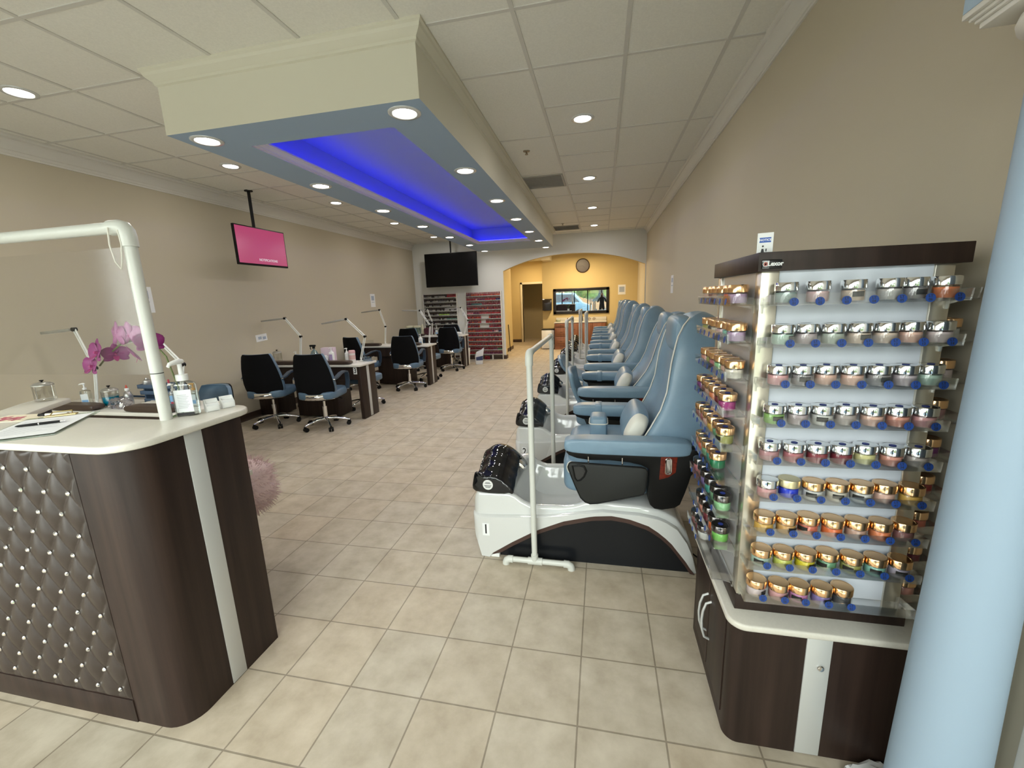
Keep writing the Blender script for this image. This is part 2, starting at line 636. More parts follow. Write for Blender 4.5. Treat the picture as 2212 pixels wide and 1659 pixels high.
for i in range(4):
    down_light(.217, 2.77 + 1.905 * i, H, 'round downlight in the ceiling tiles above the spa chairs, %s from the front' % ORD[i], 'downlights above the spa chairs')
for i in range(5):
    down_light(-3.5, (1.167, 2.86, 4.71, 6.54, 8.5)[i], H, 'round downlight in the ceiling tiles above the nail tables, %s from the front' % ORD[i], 'downlights above the nail tables')
gm = mat('vent_grey', (.40, .385, .35), .6)
for y, w in ((4.65, 'larger in view, nearer the camera'), (8.55, 'farther back near the arch')):
    t = thing('ceiling_vent', 'grey ceiling air vent beside the soffit, ' + w, 'vent', (-.39, y, H))
    b = nb()
    for a in ((-.29, .29, -.30, -.275), (-.29, .29, .275, .30), (-.29, -.265, -.275, .275), (.265, .29, -.275, .275)):
        bx(b, *a, -.010, .0, .002)
    fin('frame', b, gm, t)
    b = nb()
    for k in range(17):
        box(b, (0, -.26 + k * .0325, -.004), (.53, .030, .002), rot=Matrix.Rotation(R(9), 4, 'X'))
    fin('louver', b, gm, t, smooth=0)
for x, y, w in ((-.388, 3.42, 'in front of the nearer vent'), (-.42, 7.98, 'in front of the farther vent')):
    t = thing('fire_sprinkler', 'small metal ceiling sprinkler head ' + w, 'sprinkler', (x, y, H))
    fin('escutcheon', lathe(nb(), [(0, -.010), (.018, -.010), (.034, -.006), (.036, 0)], 24), mat('sprinkler_metal', (.30, .26, .20), .35, metal=.8), t)
    b = nb()
    cyl(b, (0, 0, -.01), (0, 0, -.026), .007)
    for s in (-1, 1):
        tube(b, [(s * .006, 0, -.018), (s * .011, 0, -.026), (s * .004, 0, -.034)], .0022, 6)
    lathe(b, [(0, -.036), (.016, -.036), (.016, -.033), (0, -.033)], 16)
    fin('deflector', b, MATS['sprinkler_metal'], t)
# warm ceiling lamps of the back room
for x, y, w in ((-.3, 10.6, 'above the sink'), (-1.9, 12.6, 'above the rear door')):
    t = thing('ceiling_lamp', 'warm flush ceiling lamp of the back room ' + w, 'ceiling lamp', (x, y, 2.80))
    fin('diffuser', lathe(nb(), [(0, -.06), (.08, -.055), (.13, -.03), (.14, 0)], 24), mat('warm_lens', (1, .9, .7), .5, emis=(1, .72, .38), estr=6), t)
    l = bpy.data.lights.new('warm_lamp', 'AREA')
    l.shape = 'DISK'
    l.size = .26
    l.energy = WARM_W * (1.0 if x > -1 else .45)
    l.color = (1.0, .78, .47)
    lo = bpy.data.objects.new('warm_lamp', l)
    C.objects.link(lo)
    lo.parent = t
    lo.location = (0, 0, -.07)
# ------------------------------------------------------------------ blue column at the shop front
t = thing('column', 'pale blue round column with white moulded capital beside the jar display', 'column', (1.285, -.15, 0))
col_m = mat('column_blue', (.335, .445, .565), .55, bump=.08, bscale=120, bdist=.001)
fin('shaft', lathe(nb(), [(.100, 0), (.098, .15), (.091, .5), (.083, .9), (.075, 1.3), (.069, 1.7), (.066, 2.01)], 56), col_m, t)
b = nb()
lathe(b, [(.066, 1.985), (.073, 1.988), (.073, 2.000), (.067, 2.004), (.067, 2.022), (.080, 2.026), (.092, 2.036), (.096, 2.050), (.092, 2.064), (.082, 2.072), (.082, 2.080)], 44)
for d, z0, z1 in ((.107, 2.078, 2.090), (.113, 2.090, 2.098), (.120, 2.098, 2.106), (.128, 2.106, 2.119)):
    bx(b, -d, d, -d, d, z0, z1, .003)
fin('capital', b, trim_m, t)
fin('entablature', bx(nb(), -.127, .127, -.127, .127, 2.119, 3.05), col_m, t)

# ------------------------------------------------------------------ reception desk
D = thing('reception_desk', 'dark wood reception desk with tufted front panel and cream counter', 'desk', (-1.12, -.28, 0))
def L(x, y, z=0):
    return (x + 1.12, y + .28, z)
ZC = 1.105
# body: rounded near right corner, straight back
r = .10
out = [(-2.75 + 1.12, 0), (-r, 0)]
for i in range(1, 9):
    a = -PI / 2 + i / 8 * PI / 2
    out.append((-r + r * math.cos(a), r + r * math.sin(a)))
out += [(0, .455), (-.012, .465), (-.19, .465), (-.19, .26), (-2.75 + 1.12, .26)]
fin('body', prism(nb(), out, .0, ZC, 'xy'), dwood, D, smooth=30)
top = [(-1.66, -.025), (-.11, -.025)]
for i in range(1, 9):
    a = -PI / 2 + i / 8 * PI / 2
    top.append((-.095 + .12 * math.cos(a), .095 + .12 * math.sin(a)))
for i in range(9):
    a = i / 8 * PI
    top.append((-.0775 + .1025 * math.cos(a), .44 + .09 * math.sin(a)))
top += [(-.18, .29), (-1.66, .29)]
fin('countertop', prism(nb(), top, ZC, ZC + .026, 'xy', .007, 3), cream, D, smooth=30)
rp = [(-2.36 + 1.12, .252), (-2.14 + 1.12, .245), (-2.378 + 1.12, .564), (-2.47 + 1.12, .70), (-2.66 + 1.12, .70), (-2.60 + 1.12, .56)]
fin('return_countertop', prism(nb(), rp, 1.078, 1.104, 'xy', .006, 2), cream, D, smooth=30)
fin('return_body', prism(nb(), [(-2.35 + 1.12, .262), (-2.16 + 1.12, .262), (-2.38 + 1.12, .55), (-2.56 + 1.12, .66)], 0, 1.078, 'xy'), dwood, D)
fin('work_surface', bx(nb(), -1.62, -.195, .262, .66, .735, .76, .003), cream, D)
fin('metal_strip', bx(nb(), -.004, .003, .203, .272, .004, ZC - .002, .001), alu, D)
# tufted panel: padded diamonds
DX, DZ, x1, x0, z0, z1 = .11, .161, -.232, -1.05, .105, ZC - .005
xb, zb = -.222, 1.031
def tuft(x, z):
    u, w = (x - xb) / DX, (z - zb) / DZ
    p, q = u + w, u - w
    h = (abs(math.sin(PI * p)) * abs(math.sin(PI * q))) ** .60
    e = min(1.0, (x1 - x) / .012, (z1 - z) / .012, (z - z0) / .012)
    return -.001 - .013 * h * max(0.0, e)
rows = []
nx, nz = 190, 210
for j in range(nz + 1):
    z = z0 + (z1 - z0) * j / nz
    rows.append([Vector((x0 + (x1 - x0) * i / nx, tuft(x0 + (x1 - x0) * i / nx, z), z)) for i in range(nx + 1)])
tp = fin('tufted_panel', loft(nb(), rows), mat('brown_leather', (.034, .024, .019), .36, spec=.4, bump=.15, bscale=300, bdist=.001), D, smooth=60)
fin('bottom_rail', bx(nb(), -1.62, -.232, -.004, .01, .0, .10, .001), dwood, D)
stud_m = mat('crystal', (.92, .92, .90), .05, metal=.9)
sm = None
for i in range(-18, 3):
    for j in range(-14, 3):
        if (i + j) % 2:
            continue
        x, z = xb + i * DX / 2, zb + j * DZ / 2
        if not (-.90 < x < x1 + .004 and z0 + .02 < z < z1 - .01):
            continue
        if sm is None:
            b = lathe(nb(), [(0, .006), (.005, .0055), (.0085, .002), (.0085, 0), (0, -.004)], 8, Matrix.Rotation(R(90), 4, 'X'))
            o = fin('crystal_stud', b, stud_m, tp, (x, -.004, z), smooth=0)
            sm = o.data
        else:
            o = bpy.data.objects.new('crystal_stud', sm)
            C.objects.link(o)
            o.parent = tp
            o.location = (x, -.004, z)
ZT = ZC + .026   # counter surface 1.131

# PVC shield on the counter
t = thing('sneeze_guard', 'white pipe frame with clear film standing on the reception counter', 'sneeze guard', (-1.294, .008, ZT))
pr = .021
b = nb()
tube(b, [(0, 0, 0), (0, 0, .70)], pr, 20)
fin('post', b, pvc, t)
fin('seam_ring', cyl(nb(), (0, 0, .185), (0, 0, .188), pr + .0006), dgrey, t)
fin('top_bar', tube(nb(), [(-.05, 0, .724), (-1.35, 0, .724)], pr, 20), pvc, t)
b = nb()
tube(b, [(0, 0, .655), (0, 0, .69), (-.003, 0, .708), (-.012, 0, .719), (-.03, 0, .724), (-.07, 0, .724)], .0265, 20)
fin('elbow', b, pvc, t)
fin('far_post', tube(nb(), [(-1.35, 0, 0), (-1.35, 0, .73)], pr, 16), pvc, t)
fin('clear_film', bx(nb(), -1.33, -.030, .0, .0006, .18, .655), film_m, t, smooth=0)
b = nb()
tube(b, [(-.045, -.03, .72), (-.05, -.032, .66), (-.042, -.03, .60), (-.022, -.03, .575), (-.012, -.03, .60), (-.004, -.026, .66), (-.008, -.026, .71)], .0028, 8)
fin('cord_loop', b, cream, t)

# clipboard, paper and pen
t = thing('clipboard', 'clear clipboard holding a form on the reception counter', 'clipboard', (-1.73, -.13, ZT), R(38))
fin('board', bx(nb(), -.115, .115, -.19, .19, .0, .004, .001), clear('clear_board', (.86, .94, .91), .08, .5), t)
fin('form', bx(nb(), -.105, .105, -.165, .15, .0045, .0055), paper, t)
b = nb()
for i in range(14):
    bx(b, -.085, -.085 + .17 * (.55 + .45 * ((i * 37) % 10) / 10), -.12 + i * .017, -.117 + i * .017, .0056, .0058)
fin('printed_line', b, mat('print_grey', (.45, .46, .48), .7), t, smooth=0)
b = nb()
bx(b, -.05, .05, .150, .178, .0055, .012, .003)
tube(b, [(-.035, .165, .012), (-.03, .18, .022), (.03, .18, .022), (.035, .165, .012)], .002, 6)
fin('clip', b, mat('brass', (.55, .42, .18), .3, metal=.9), t)
t = thing('pen', 'black ballpoint pen lying on the clipboard form', 'pen', (-1.74, -.125, ZT + .0112), R(40))
fin('barrel', tube(nb(), [(-.066, 0, 0), (-.058, 0, 0), (.0, 0, 0), (.06, 0, 0)], [.0014, .0042, .0050, .0045], 12), black_p, t)
fin('tip', tube(nb(), [(.060, 0, 0), (.066, 0, 0), (.074, 0, 0)], [.0042, .0034, .0012], 12), chrome, t)
b = nb()
cyl(b, (-.002, 0, 0), (.001, 0, 0), .0053)
fin('band', b, chrome, t)
t = thing('flower_print', 'yellowish card with pink flowers lying at the left of the counter', 'card', (-2.0, -.03, ZT), R(15))
fin('card', bx(nb(), -.12, .12, -.06, .06, 0, .002), mat('card_cream', (.74, .66, .50), .6), t)
b = nb()
for k, (x, y, rr) in enumerate(((-.05, -.02, .022), (-.02, .0, .02), (.0, -.03, .016), (-.08, .01, .018))):
    prism(b, [(x + rr * (1 + .35 * math.cos(5 * a)) * math.cos(a), y + rr * (1 + .35 * math.cos(5 * a)) * math.sin(a)) for a in [2 * PI * i / 30 for i in range(30)]], .0021, .0026)
fin('printed_flower', b, mat('flower_print_pink', (.48, .12, .16), .6), t, smooth=0)
t = thing('marker', 'white marker with black cap lying beside the flower card', 'marker', (-1.93, .005, ZT + .006), R(20))
fin('barrel', cyl(nb(), (.0, 0, 0), (.085, 0, 0), .006), cream, t)
fin('cap', tube(nb(), [(-.03, 0, 0), (-.026, 0, 0), (0, 0, 0)], [.003, .0062, .0066], 12), black_p, t)

# bottles
def pump_bottle(name, label, loc, rz=0, h=.14, w=.075, d=.045, body=None, pump=None, lab=None, labc=None, liquid=None, cat='pump bottle', group=None, round_=False, lid_h=.05, ax=(1, 0)):
    t = thing(name, label, cat, loc, rz, group)
    b = nb()
    sec = (lambda s: circ(w / 2 * s, 20)) if round_ else (lambda s: rrect(w * s, d * s, min(w, d) * s * .32, 4))
    rows = [[Vector((x, y, z)) for x, y in sec(s)] for s, z in ((.90, 0), (1, .006), (1, h * .84), (.93, h * .92), (.62, h * .975), (.34, h))]
    loft(b, rows, True, True, True)
    fin('bottle', b, body or glass, t)
    if liquid:
        rows = [[Vector((x, y, z)) for x, y in sec(s)] for s, z in ((.84, .004), (.93, .008), (.93, h * .62))]
        fin('liquid', loft(nb(), rows, True, True, True), liquid, t)
    p = nb()
    k = lid_h / .05
    cyl(p, (0, 0, h), (0, 0, h + .016 * k), .014 * k, n=16)
    cyl(p, (0, 0, h + .016 * k), (0, 0, h + .045 * k), .0055 * k, n=12)
    tube(p, [(q * ax[0], q * ax[1], h + e * k) for q, e in ((.010 * k, .050), (-.004, .052), (-.030 * k, .048), (-.036 * k, .042))], [.006 * k, .0075 * k, .005 * k, .0035 * k], 10)
    fin('pump', p, pump or white_p, t)
    if lab is not None:
        lw, lh, lz = w * .72, h * .62, h * .44
        l = fin('sticker', bx(nb(), -lw / 2, lw / 2, -d / 2 - .0012 if not round_ else -w / 2 - .001, -d / 2 - .0002 if not round_ else -w / 2, lz - lh / 2, lz + lh / 2), lab, t)
        if labc is not None:
            bb = nb()
            yy = (-d / 2 if not round_ else -w / 2) - .0016
            bx(bb, -lw * .42, lw * .42, yy, yy + .0006, lz - lh * .40, lz - lh * .05)
            fin('printed_patch', bb, labc, l, smooth=0)
    return t
clear_gel = clear('clear_gel', (.90, .94, .95), .03, .3)
wl = mat('label_white', (.74, .77, .79), .6)
t = pump_bottle('sanitizer_bottle', 'large clear sanitizer bottle with white label and pump on the reception counter', (-1.262, .075, ZT), R(28), .145, .082, .042, lab=wl, liquid=clear_gel, lid_h=.075, ax=(.3, 1))
b = nb()
bx(b, -.030, .030, -.0228, -.0222, .006, .016)
fin('bottom_band', b, ink, t, smooth=0)
b = nb()
for k in range(9):
    bx(b, -.020, -.020 + .03 + .012 * ((k * 7) % 5) / 5, -.0230, -.0223, .035 + k * .0065, .037 + k * .0065)
for k in range(5):
    bx(b, -.0265, -.0225, -.0230, -.0223, .022 + k * .003, .0235 + k * .003)
fin('small_print', b, mat('print_grey', (.45, .46, .48), .7), t, smooth=0)
for i, (x, y) in enumerate(((-1.222, .145), (-1.205, .205))):
    t = thing('card_holder', ('nearer' if i == 0 else 'farther') + ' small white business card holder at the counter end', 'card holder', (x, y, ZT), R(62), 'card holders on the reception counter')
    b = nb()
    bx(b, -.024, .024, -.016, .016, 0, .004, .001)
    bx(b, -.024, .024, .010, .016, 0, .050, .001)
    bx(b, -.024, .024, -.016, -.013, 0, .024, .001)
    for s in (-.0225, .0225):
        prism(b, [(-.016, 0), (.016, 0), (.016, .050), (.008, .050), (-.016, .024)], s - .0015, s + .0015, 'yz')
    fin('tray', b, white_p, t)
    fin('card', bx(nb(), -.021, .021, -.011, .009, .005, .034), paper, t)
# ------------------------------------------------------------------ orchid behind the desk
pk = mat('orchid_magenta', (.20, .012, .125), .5)
pk2 = mat('orchid_pale', (.29, .10, .21), .5)
stem_m = mat('orchid_stem', (.12, .15, .05), .6)
leaf_m = mat('orchid_leaf', (.035, .085, .015), .4)
O = thing('orchid', 'magenta orchid arching behind the white pipe on the reception desk', 'plant', (-1.50, .24, .761))
def OL(x, y, z):
    return Vector((x + 1.50, y - .24, z - .761))
fin('pot', lathe(nb(), [(0, 0), (.055, 0), (.068, .11), (.072, .115), (.066, .115), (.055, .10), (0, .10)], 24), white_p, O)
st = [(-1.49, .235, .86), (-1.45, .20, 1.05), (-1.42, .18, 1.22), (-1.44, .17, 1.36), (-1.49, .165, 1.425), (-1.56, .16, 1.44), (-1.65, .155, 1.42), (-1.73, .15, 1.37), (-1.79, .15, 1.325)]
fin('stem', tube(nb(), [OL(*p) for p in st], .0035, 8), stem_m, O)
def leaf(l, w, az, up):
    rows = []
    for i in range(9):
        u = i / 8
        ww = w * math.sin(PI * min(1, .12 + u * .88)) ** .7 * (1 if u < .9 else .6)
        c = Vector((math.cos(az) * l * u, math.sin(az) * l * u, .10 + up * math.sin(u * 2.2) * l))
        s = Vector((-math.sin(az), math.cos(az), 0)) * ww / 2
        rows.append([c - s + Vector((0, 0, .008)), c, c + s + Vector((0, 0, .008))])
    return loft(nb(), rows)
for az, up, l in ((R(-10), .95, .13), (R(160), .6, .2), (R(80), .6, .18), (R(-60), .9, .12)):
    o = fin('leaf', leaf(l, .075, az, up * 1.6), leaf_m, O)
    q = o.modifiers.new('s', 'SOLIDIFY')
    q.thickness = .003
def petal(bm, ang, l, w, cup, mi=0, tw=0.0):
    rows = []
    for i in range(8):
        u = i / 7
        ww = w * (math.sin(PI * (.06 + .90 * u)) ** .75)
        c = Vector((math.cos(ang) * l * u, math.sin(ang) * l * u, cup * u * u * l))
        s = Vector((-math.sin(ang), math.cos(ang), tw)) * ww / 2
        rows.append([c - s + Vector((0, 0, .12 * ww)), c, c + s + Vector((0, 0, .12 * ww))])
    loft(bm, rows, mi=mi)
def flower(loc, az, tilt, s, pale=False):
    M = Matrix.Translation(OL(*loc)) @ Matrix.Rotation(az, 4, 'Z') @ Matrix.Rotation(tilt, 4, 'X') @ Matrix.Scale(s, 4)
    b = nb()
    t = nb()
    for a in (90, 210, 330):
        petal(t, R(a), .042, .026, .10)
    for a in (20, 160):
        petal(t, R(a), .044, .046, .16)
    app(b, t, M)
    f = fin('flower', b, pk2 if pale else pk, O)
    q = f.modifiers.new('s', 'SOLIDIFY')
    q.thickness = .0012
    b = nb()
    t = nb()
    petal(t, R(270), .024, .018, .9)
    lathe(t, [(0, .012), (.004, .009), (.005, .002), (.002, 0)], 10)
    app(b, t, M)
    fin('lip', b, mat('orchid_lip', (.28, .01, .12), .45), f)
flower((-1.80, .13, 1.325), R(-10), R(78), 1.34)
flower((-1.745, .125, 1.385), R(-15), R(75), 1.47)
flower((-1.70, .16, 1.375), R(60), R(95), 1.15)
flower((-1.635, .13, 1.455), R(165), R(92), 1.47, True)
flower((-1.565, .13, 1.455), R(190), R(88), 1.41, True)
flower((-1.555, .14, 1.375), R(-30), R(120), 1.15)
flower((-1.465, .13, 1.425), R(70), R(80), 1.28)

# fluffy pink seat behind the desk
t = thing('fluffy_stool', 'stool with fluffy pale pink cover behind the reception desk', 'stool', (-1.70, .62, 0))
rng = random.Random(3)
b = sq(nb(), (0, 0, .53), (.185, .17, .15), .7, .7, 26, 14)
pts = [(v.co.copy(), v.normal.copy()) for v in b.verts]
b.normal_update()
for v in list(b.verts):
    v.co += Vector((rng.uniform(-1, 1), rng.uniform(-1, 1), rng.uniform(-1, 1))) * .012
for f in list(b.faces):
    c, n = f.calc_center_median(), f.normal.copy()
    for _ in range(9):
        p = c + Vector((rng.uniform(-1, 1), rng.uniform(-1, 1), rng.uniform(-1, 1))) * .016
        tip = p + n * rng.uniform(.018, .04) + Vector((rng.uniform(-1, 1), rng.uniform(-1, 1), rng.uniform(-1.4, .6))) * .014
        s = n.orthogonal().normalized() * .0022
        a = [b.verts.new(p - s), b.verts.new(p + s), b.verts.new(tip)]
        b.faces.new(a)
fin('fluffy_cover', b, mat('pink_fur', (.66, .50, .50), .95), t, smooth=60)
fin('leg', lathe(nb(), [(.075, 0), (.075, .02), (.03, .03), (.03, .40)], 20), chrome, t)
# ------------------------------------------------------------------ jar display tower
TX, TY = 1.09, .30
T = thing('display_cabinet', 'dark wood display cabinet with tower of clear shelves by the blue column', 'display cabinet', (TX, TY, 0))
def tb(x0, x1, y0, y1, z0, z1, bev=0.0, b=None):
    return bx(b if b is not None else nb(), x0 - TX, x1 - TX, y0 - TY, y1 - TY, z0, z1, bev)
def corner(x0, x1, y0, y1, r, n=8):
    """outline with both front corners rounded, in tower coordinates"""
    p = []
    for i in range(n + 1):
        a = PI + i / n * PI / 2
        p.append((x0 + r + r * math.cos(a), y0 + r + r * math.sin(a)))
    for i in range(n + 1):
        a = 1.5 * PI + i / n * PI / 2
        p.append((x1 - r + r * math.cos(a), y0 + r + r * math.sin(a)))
    p += [(x1, y1), (x0, y1)]
    return [(x - TX, y - TY) for x, y in p]
fin('body', prism(nb(), corner(.818, 1.372, .042, .56, .045), 0, .463), dwood, T, smooth=30)
fin('countertop', prism(nb(), corner(.803, 1.385, .022, .57, .055), .463, .487, 'xy', .008, 3), cream, T, smooth=30)
fin('metal_strip', tb(1.037, 1.109, .0385, .045, .004, .454, .001), alu, T)
b = nb()
lathe(b, [(0, .010), (.008, .009), (.011, .005), (.011, 0)], 20, Matrix.Translation((1.081 - TX, .0385 - TY, .352)) @ Matrix.Rotation(R(90), 4, 'X'))
fin('lock', b, chrome, T)
for i, (a, c, hy) in enumerate(((.105, .305, .285), (.312, .515, .333))):
    d = fin('door', tb(.8145, .8185, a, c, .055, .445, .001), dwood, T)
    hb = nb()
    tube(hb, [(.816 - TX, hy - TY, .19), (.796 - TX, hy - TY, .20), (.786 - TX, hy - TY, .235), (.783 - TX, hy - TY, .275), (.786 - TX, hy - TY, .315), (.796 - TX, hy - TY, .35), (.816 - TX, hy - TY, .36)], .0048, 10)
    fin('handle', hb, alu, d)
fin('plinth', tb(.836, 1.33, .098, .56, .487, .545, .002), dwood, T)
b = nb()
for x0, x1, y0, y1 in ((.838, .886, .098, .145), (1.260, 1.306, .098, .145), (.838, .886, .515, .56), (1.260, 1.306, .515, .56)):
    tb(x0, x1, y0, y1, .545, 1.60, .003, b)
    o = fin('corner_post', b, steel, T)
    b = nb()
b.free()
panel_m = mat('panel_frosted_white', (.70, .745, .82), .35)
fin('front_panel', tb(.886, 1.260, .104, .115, .545, 1.60), panel_m, T)
fin('side_panel', tb(.844, .855, .145, .515, .545, 1.60), mat('panel_mirror_grey', (.58, .58, .58), .22, metal=.35), T)
fin('side_panel', tb(1.290, 1.30, .145, .515, .545, 1.60), panel_m, T)
fin('back_panel', tb(.886, 1.260, .545, .555, .545, 1.60), panel_m, T)
cap = fin('cap', tb(.824, 1.333, .086, .572, 1.598, 1.651, .0015), dwood, T)
bp_ = fin('brand_plate', bx(nb(), .832 - TX, .884 - TX, .082 - TY, .0865 - TY, 1.604, 1.630, .002), black_g, T)
silver_ink = mat('ink_silver', (.75, .76, .77), .35)
text('Lexor', .0165, face_m((.8665 - TX, .0818 - TY, 1.6180)), silver_ink, bp_, bold=.0006)
b = nb()
for i in range(6):
    box(b, (.8415 - TX, .0816 - TY, 1.6180), (.0105, .0006, .0022), rot=Matrix.Rotation(i * PI / 6, 4, 'Y'))
fin('emblem', b, mat('emblem_red', (.55, .20, .18), .4), bp_, smooth=0)
b = nb()
rows = [[Vector((.8415 - TX + r_ * math.cos(a), y_ - TY, 1.6180 + r_ * math.sin(a))) for a in [2 * PI * i / 28 for i in range(28)]] for r_, y_ in ((.0062, .0815), (.0076, .0815))]
loft(b, rows, True)
fin('emblem_ring', b, silver_ink, bp_, smooth=0)

# ---- shelves
def shelf_mesh(Lw):
    b = nb()
    bx(b, 0, Lw, -.070, 0, 0, .003, .0006, 1)
    prism(b, [(-.070, 0), (-.067, 0), (-.071, .031), (-.074, .031)], 0, Lw, 'yz')
    for x in (0, Lw - .003):
        prism(b, [(-.068, .003), (0, .003), (0, .022), (-.071, .031)], x, x + .003, 'yz')
    return b
def bracket_mesh(x):
    b = nb()
    prism(b, [(-.050, 0), (-.0005, 0), (-.0005, -.004), (-.0005, -.023), (-.006, -.023), (-.008, -.010)], x, x + .004, 'yz')
    bx(b, x - .001, x + .005, -.003, -.0006, -.023, .022)
    return b
def shelf(label, group, loc, rz, Lw):
    t = thing('acrylic_shelf', label, 'shelf', loc, rz, group)
    fin('tray', shelf_mesh(Lw), acryl, t, smooth=0)
    for x in (.004, Lw - .008):
        fin('bracket', bracket_mesh(x), acryl, t, smooth=0)
    return t
def sticker(par, x, txt, r=.0114, z=.013):
    y = -.0745 - .0
    M = Matrix.Translation((x, -.0713 - .004 * z / .031 - .0006, z)) @ Matrix.Rotation(R(90 - 7), 4, 'X')
    t = nb()
    prism(t, circ(r, 20), 0, .0005)
    t.transform(M)
    s = fin('sticker', t, sticker_m, par, smooth=0)
    if txt:
        M2 = M @ Matrix.Translation((0, 0, .0006))
        text(txt, .0092, M2, ink, s, 'handwriting', .0001, .0002)
    return s

# ---- jars
def jar_shell():
    return lathe(nb(), [(0, 0), (.0255, 0), (.0285, .003), (.0285, .0330), (.0270, .0367)], 30)
def jar_powder():
    return lathe(nb(), [(0, .0045), (.0238, .0045), (.0256, .008), (.0256, .0318), (0, .0328)], 28)
def jar_lid():
    return lathe(nb(), [(.0284, .0362), (.0295, .0370), (.0295, .0577), (.0284, .0594), (.0250, .0598), (.0244, .0592), (0, .0590)], 36)
def jar_label():
    rows = [[Vector((.0288 * math.sin(a), -.0288 * math.cos(a), z)) for a in [R(-28 + 7 * i) for i in range(9)]] for z in (.015, .0285)]
    return loft(nb(), rows)
def jar_dot():
    return lathe(nb(), [(0, .0606), (.0085, .0606), (.0085, .0598)], 20)
def _mesh(b, m):
    o = fin('tmp', b, m)
    me = o.data
    bpy.data.objects.remove(o)
    return me
lid_s = mat('lid_silver', (.80, .81, .82), .10, metal=1)
lid_c = mat('lid_copper', (.86, .55, .30), .16, metal=1)
lid_g = mat('lid_matte_gold', (.62, .55, .34), .35, metal=.8)
lid_d = mat('lid_gunmetal', (.16, .15, .15), .16, metal=1)
LIDS = {'silver': lid_s, 'copper': lid_c, 'gold': lid_g, 'dark': lid_d}
J_shell = _mesh(jar_shell(), clear('jar_glass', (.97, .97, .97), .04, .45))
J_pow = _mesh(jar_powder(), paper)
J_lid = _mesh(jar_lid(), lid_s)
J_lab = _mesh(jar_label(), mat('label_black', (.012, .012, .010), .5))
J_dot = _mesh(jar_dot(), mat('sticker_dark_blue', (.01, .03, .22), .5))
def part(name, me, par, m=None, rz=0.0):
    o = bpy.data.objects.new(name, me)
    C.objects.link(o)
    o.parent = par
    o.rotation_euler = (0, 0, rz)
    if m is not None:
        o.material_slots[0].link = 'OBJECT'
        o.material_slots[0].material = m
    return o
PCOL = {}
def pcol(col):
    k = 'powder_%02d_%02d_%02d' % tuple(int(c * 99) for c in col)
    return mat(k, col, .7)
def jar(loc, col, lid, label, group, lab=None, dot=False):
    t = thing('powder_jar', label, 'jar', loc, 0, group)
    part('glass_body', J_shell, t)
    part('powder', J_pow, t, pcol(col))
    part('lid', J_lid, t, LIDS[lid])
    if lab is not None:
        part('label', J_lab, t, None, R(lab))
    if dot:
        part('lid_sticker', J_dot, t)
    return t
NM = {'mint': (.45, .62, .52), 'teal grey': (.30, .40, .38), 'pale pink': (.68, .47, .47), 'beige': (.66, .52, .42), 'pale grey': (.50, .47, .44),
      'grey': (.30, .28, .28), 'orange': (.80, .24, .09), 'mauve grey': (.48, .40, .41), 'sage': (.42, .48, .41), 'peach': (.76, .48, .38),
      'white pink': (.74, .62, .61), 'pink': (.70, .36, .36), 'lilac grey': (.52, .45, .48), 'green': (.28, .52, .14), 'white': (.70, .70, .66),
      'dusty pink': (.52, .27, .28), 'rose': (.50, .17, .19), 'dark rose': (.30, .045, .06), 'maroon': (.20, .02, .035), 'pale yellow': (.70, .66, .30),
      'salmon': (.66, .29, .22), 'grey beige': (.46, .40, .37), 'blue': (.015, .05, .70), 'cream': (.72, .66, .55), 'golden': (.70, .42, .08),
      'amber': (.66, .36, .10), 'coral': (.78, .20, .12), 'red orange': (.82, .17, .04), 'nude': (.58, .36, .27), 'mauve': (.30, .13, .12),
      'lime': (.62, .66, .12), 'yellow': (.78, .66, .02), 'jade': (.18, .40, .22), 'olive': (.36, .36, .10), 'aqua': (.28, .60, .50),
      'lavender': (.50, .44, .54), 'orchid pink': (.66, .26, .50), 'violet': (.24, .18, .42), 'charcoal': (.06, .06, .065), 'magenta': (.42, .04, .22),
      'emerald': (.0, .20, .07), 'bright green': (.20, .58, .10), 'light green': (.30, .62, .30), 'lilac': (.50, .34, .52), 'red': (.42, .03, .03),
      'purple': (.20, .03, .20), 'teal': (.05, .35, .28)}
SP = ['top', 'second', 'third', 'fourth', 'fifth', 'sixth', 'seventh', 'eighth', 'bottom']
SHZ = [1.502, 1.3865, 1.270, 1.1535, 1.037, .920, .8035, .687, .571]
FRONT = [
 ([.895, .970, 1.055, 1.139, 1.199, 1.265], ['teal grey', 'pale pink', 'beige', 'pale grey', 'grey', 'orange'], {2: 0, 4: 10}),
 (None, ['mint', 'mauve grey', 'sage', 'beige', 'beige', 'peach', 'white pink'], {0: 40, 3: 12}),
 (None, ['pink', 'grey', 'peach', 'peach', 'grey', 'lilac grey', 'mint'], {1: -6, 4: 14}),
 (None, ['green', 'mauve grey', 'white', 'grey beige', 'peach', 'salmon', 'pink'], {0: 5, 2: -20}),
 (None, ['dusty pink', 'rose', 'dark rose', 'maroon', 'pale yellow', 'salmon', 'grey beige'], {5: 50}),
 (None, ['pink', 'blue', 'white', 'cream', 'white', 'peach', 'golden'], {2: -30, 3: -14, 4: -38}),
 (None, ['golden', 'amber', 'coral', 'red orange', 'nude', 'orange', 'mauve'], {1: 22, 2: -50}),
 (None, ['mint', 'lime', 'yellow', 'jade', 'olive', 'aqua', 'lavender'], {0: -30, 2: 30, 3: -48, 4: -40, 5: -20, 6: -14}),
 (None, ['white pink', 'pink', 'orchid pink', 'violet', 'charcoal'], {0: 44, 1: 44, 2: -30, 3: 24}),
]
num = 1
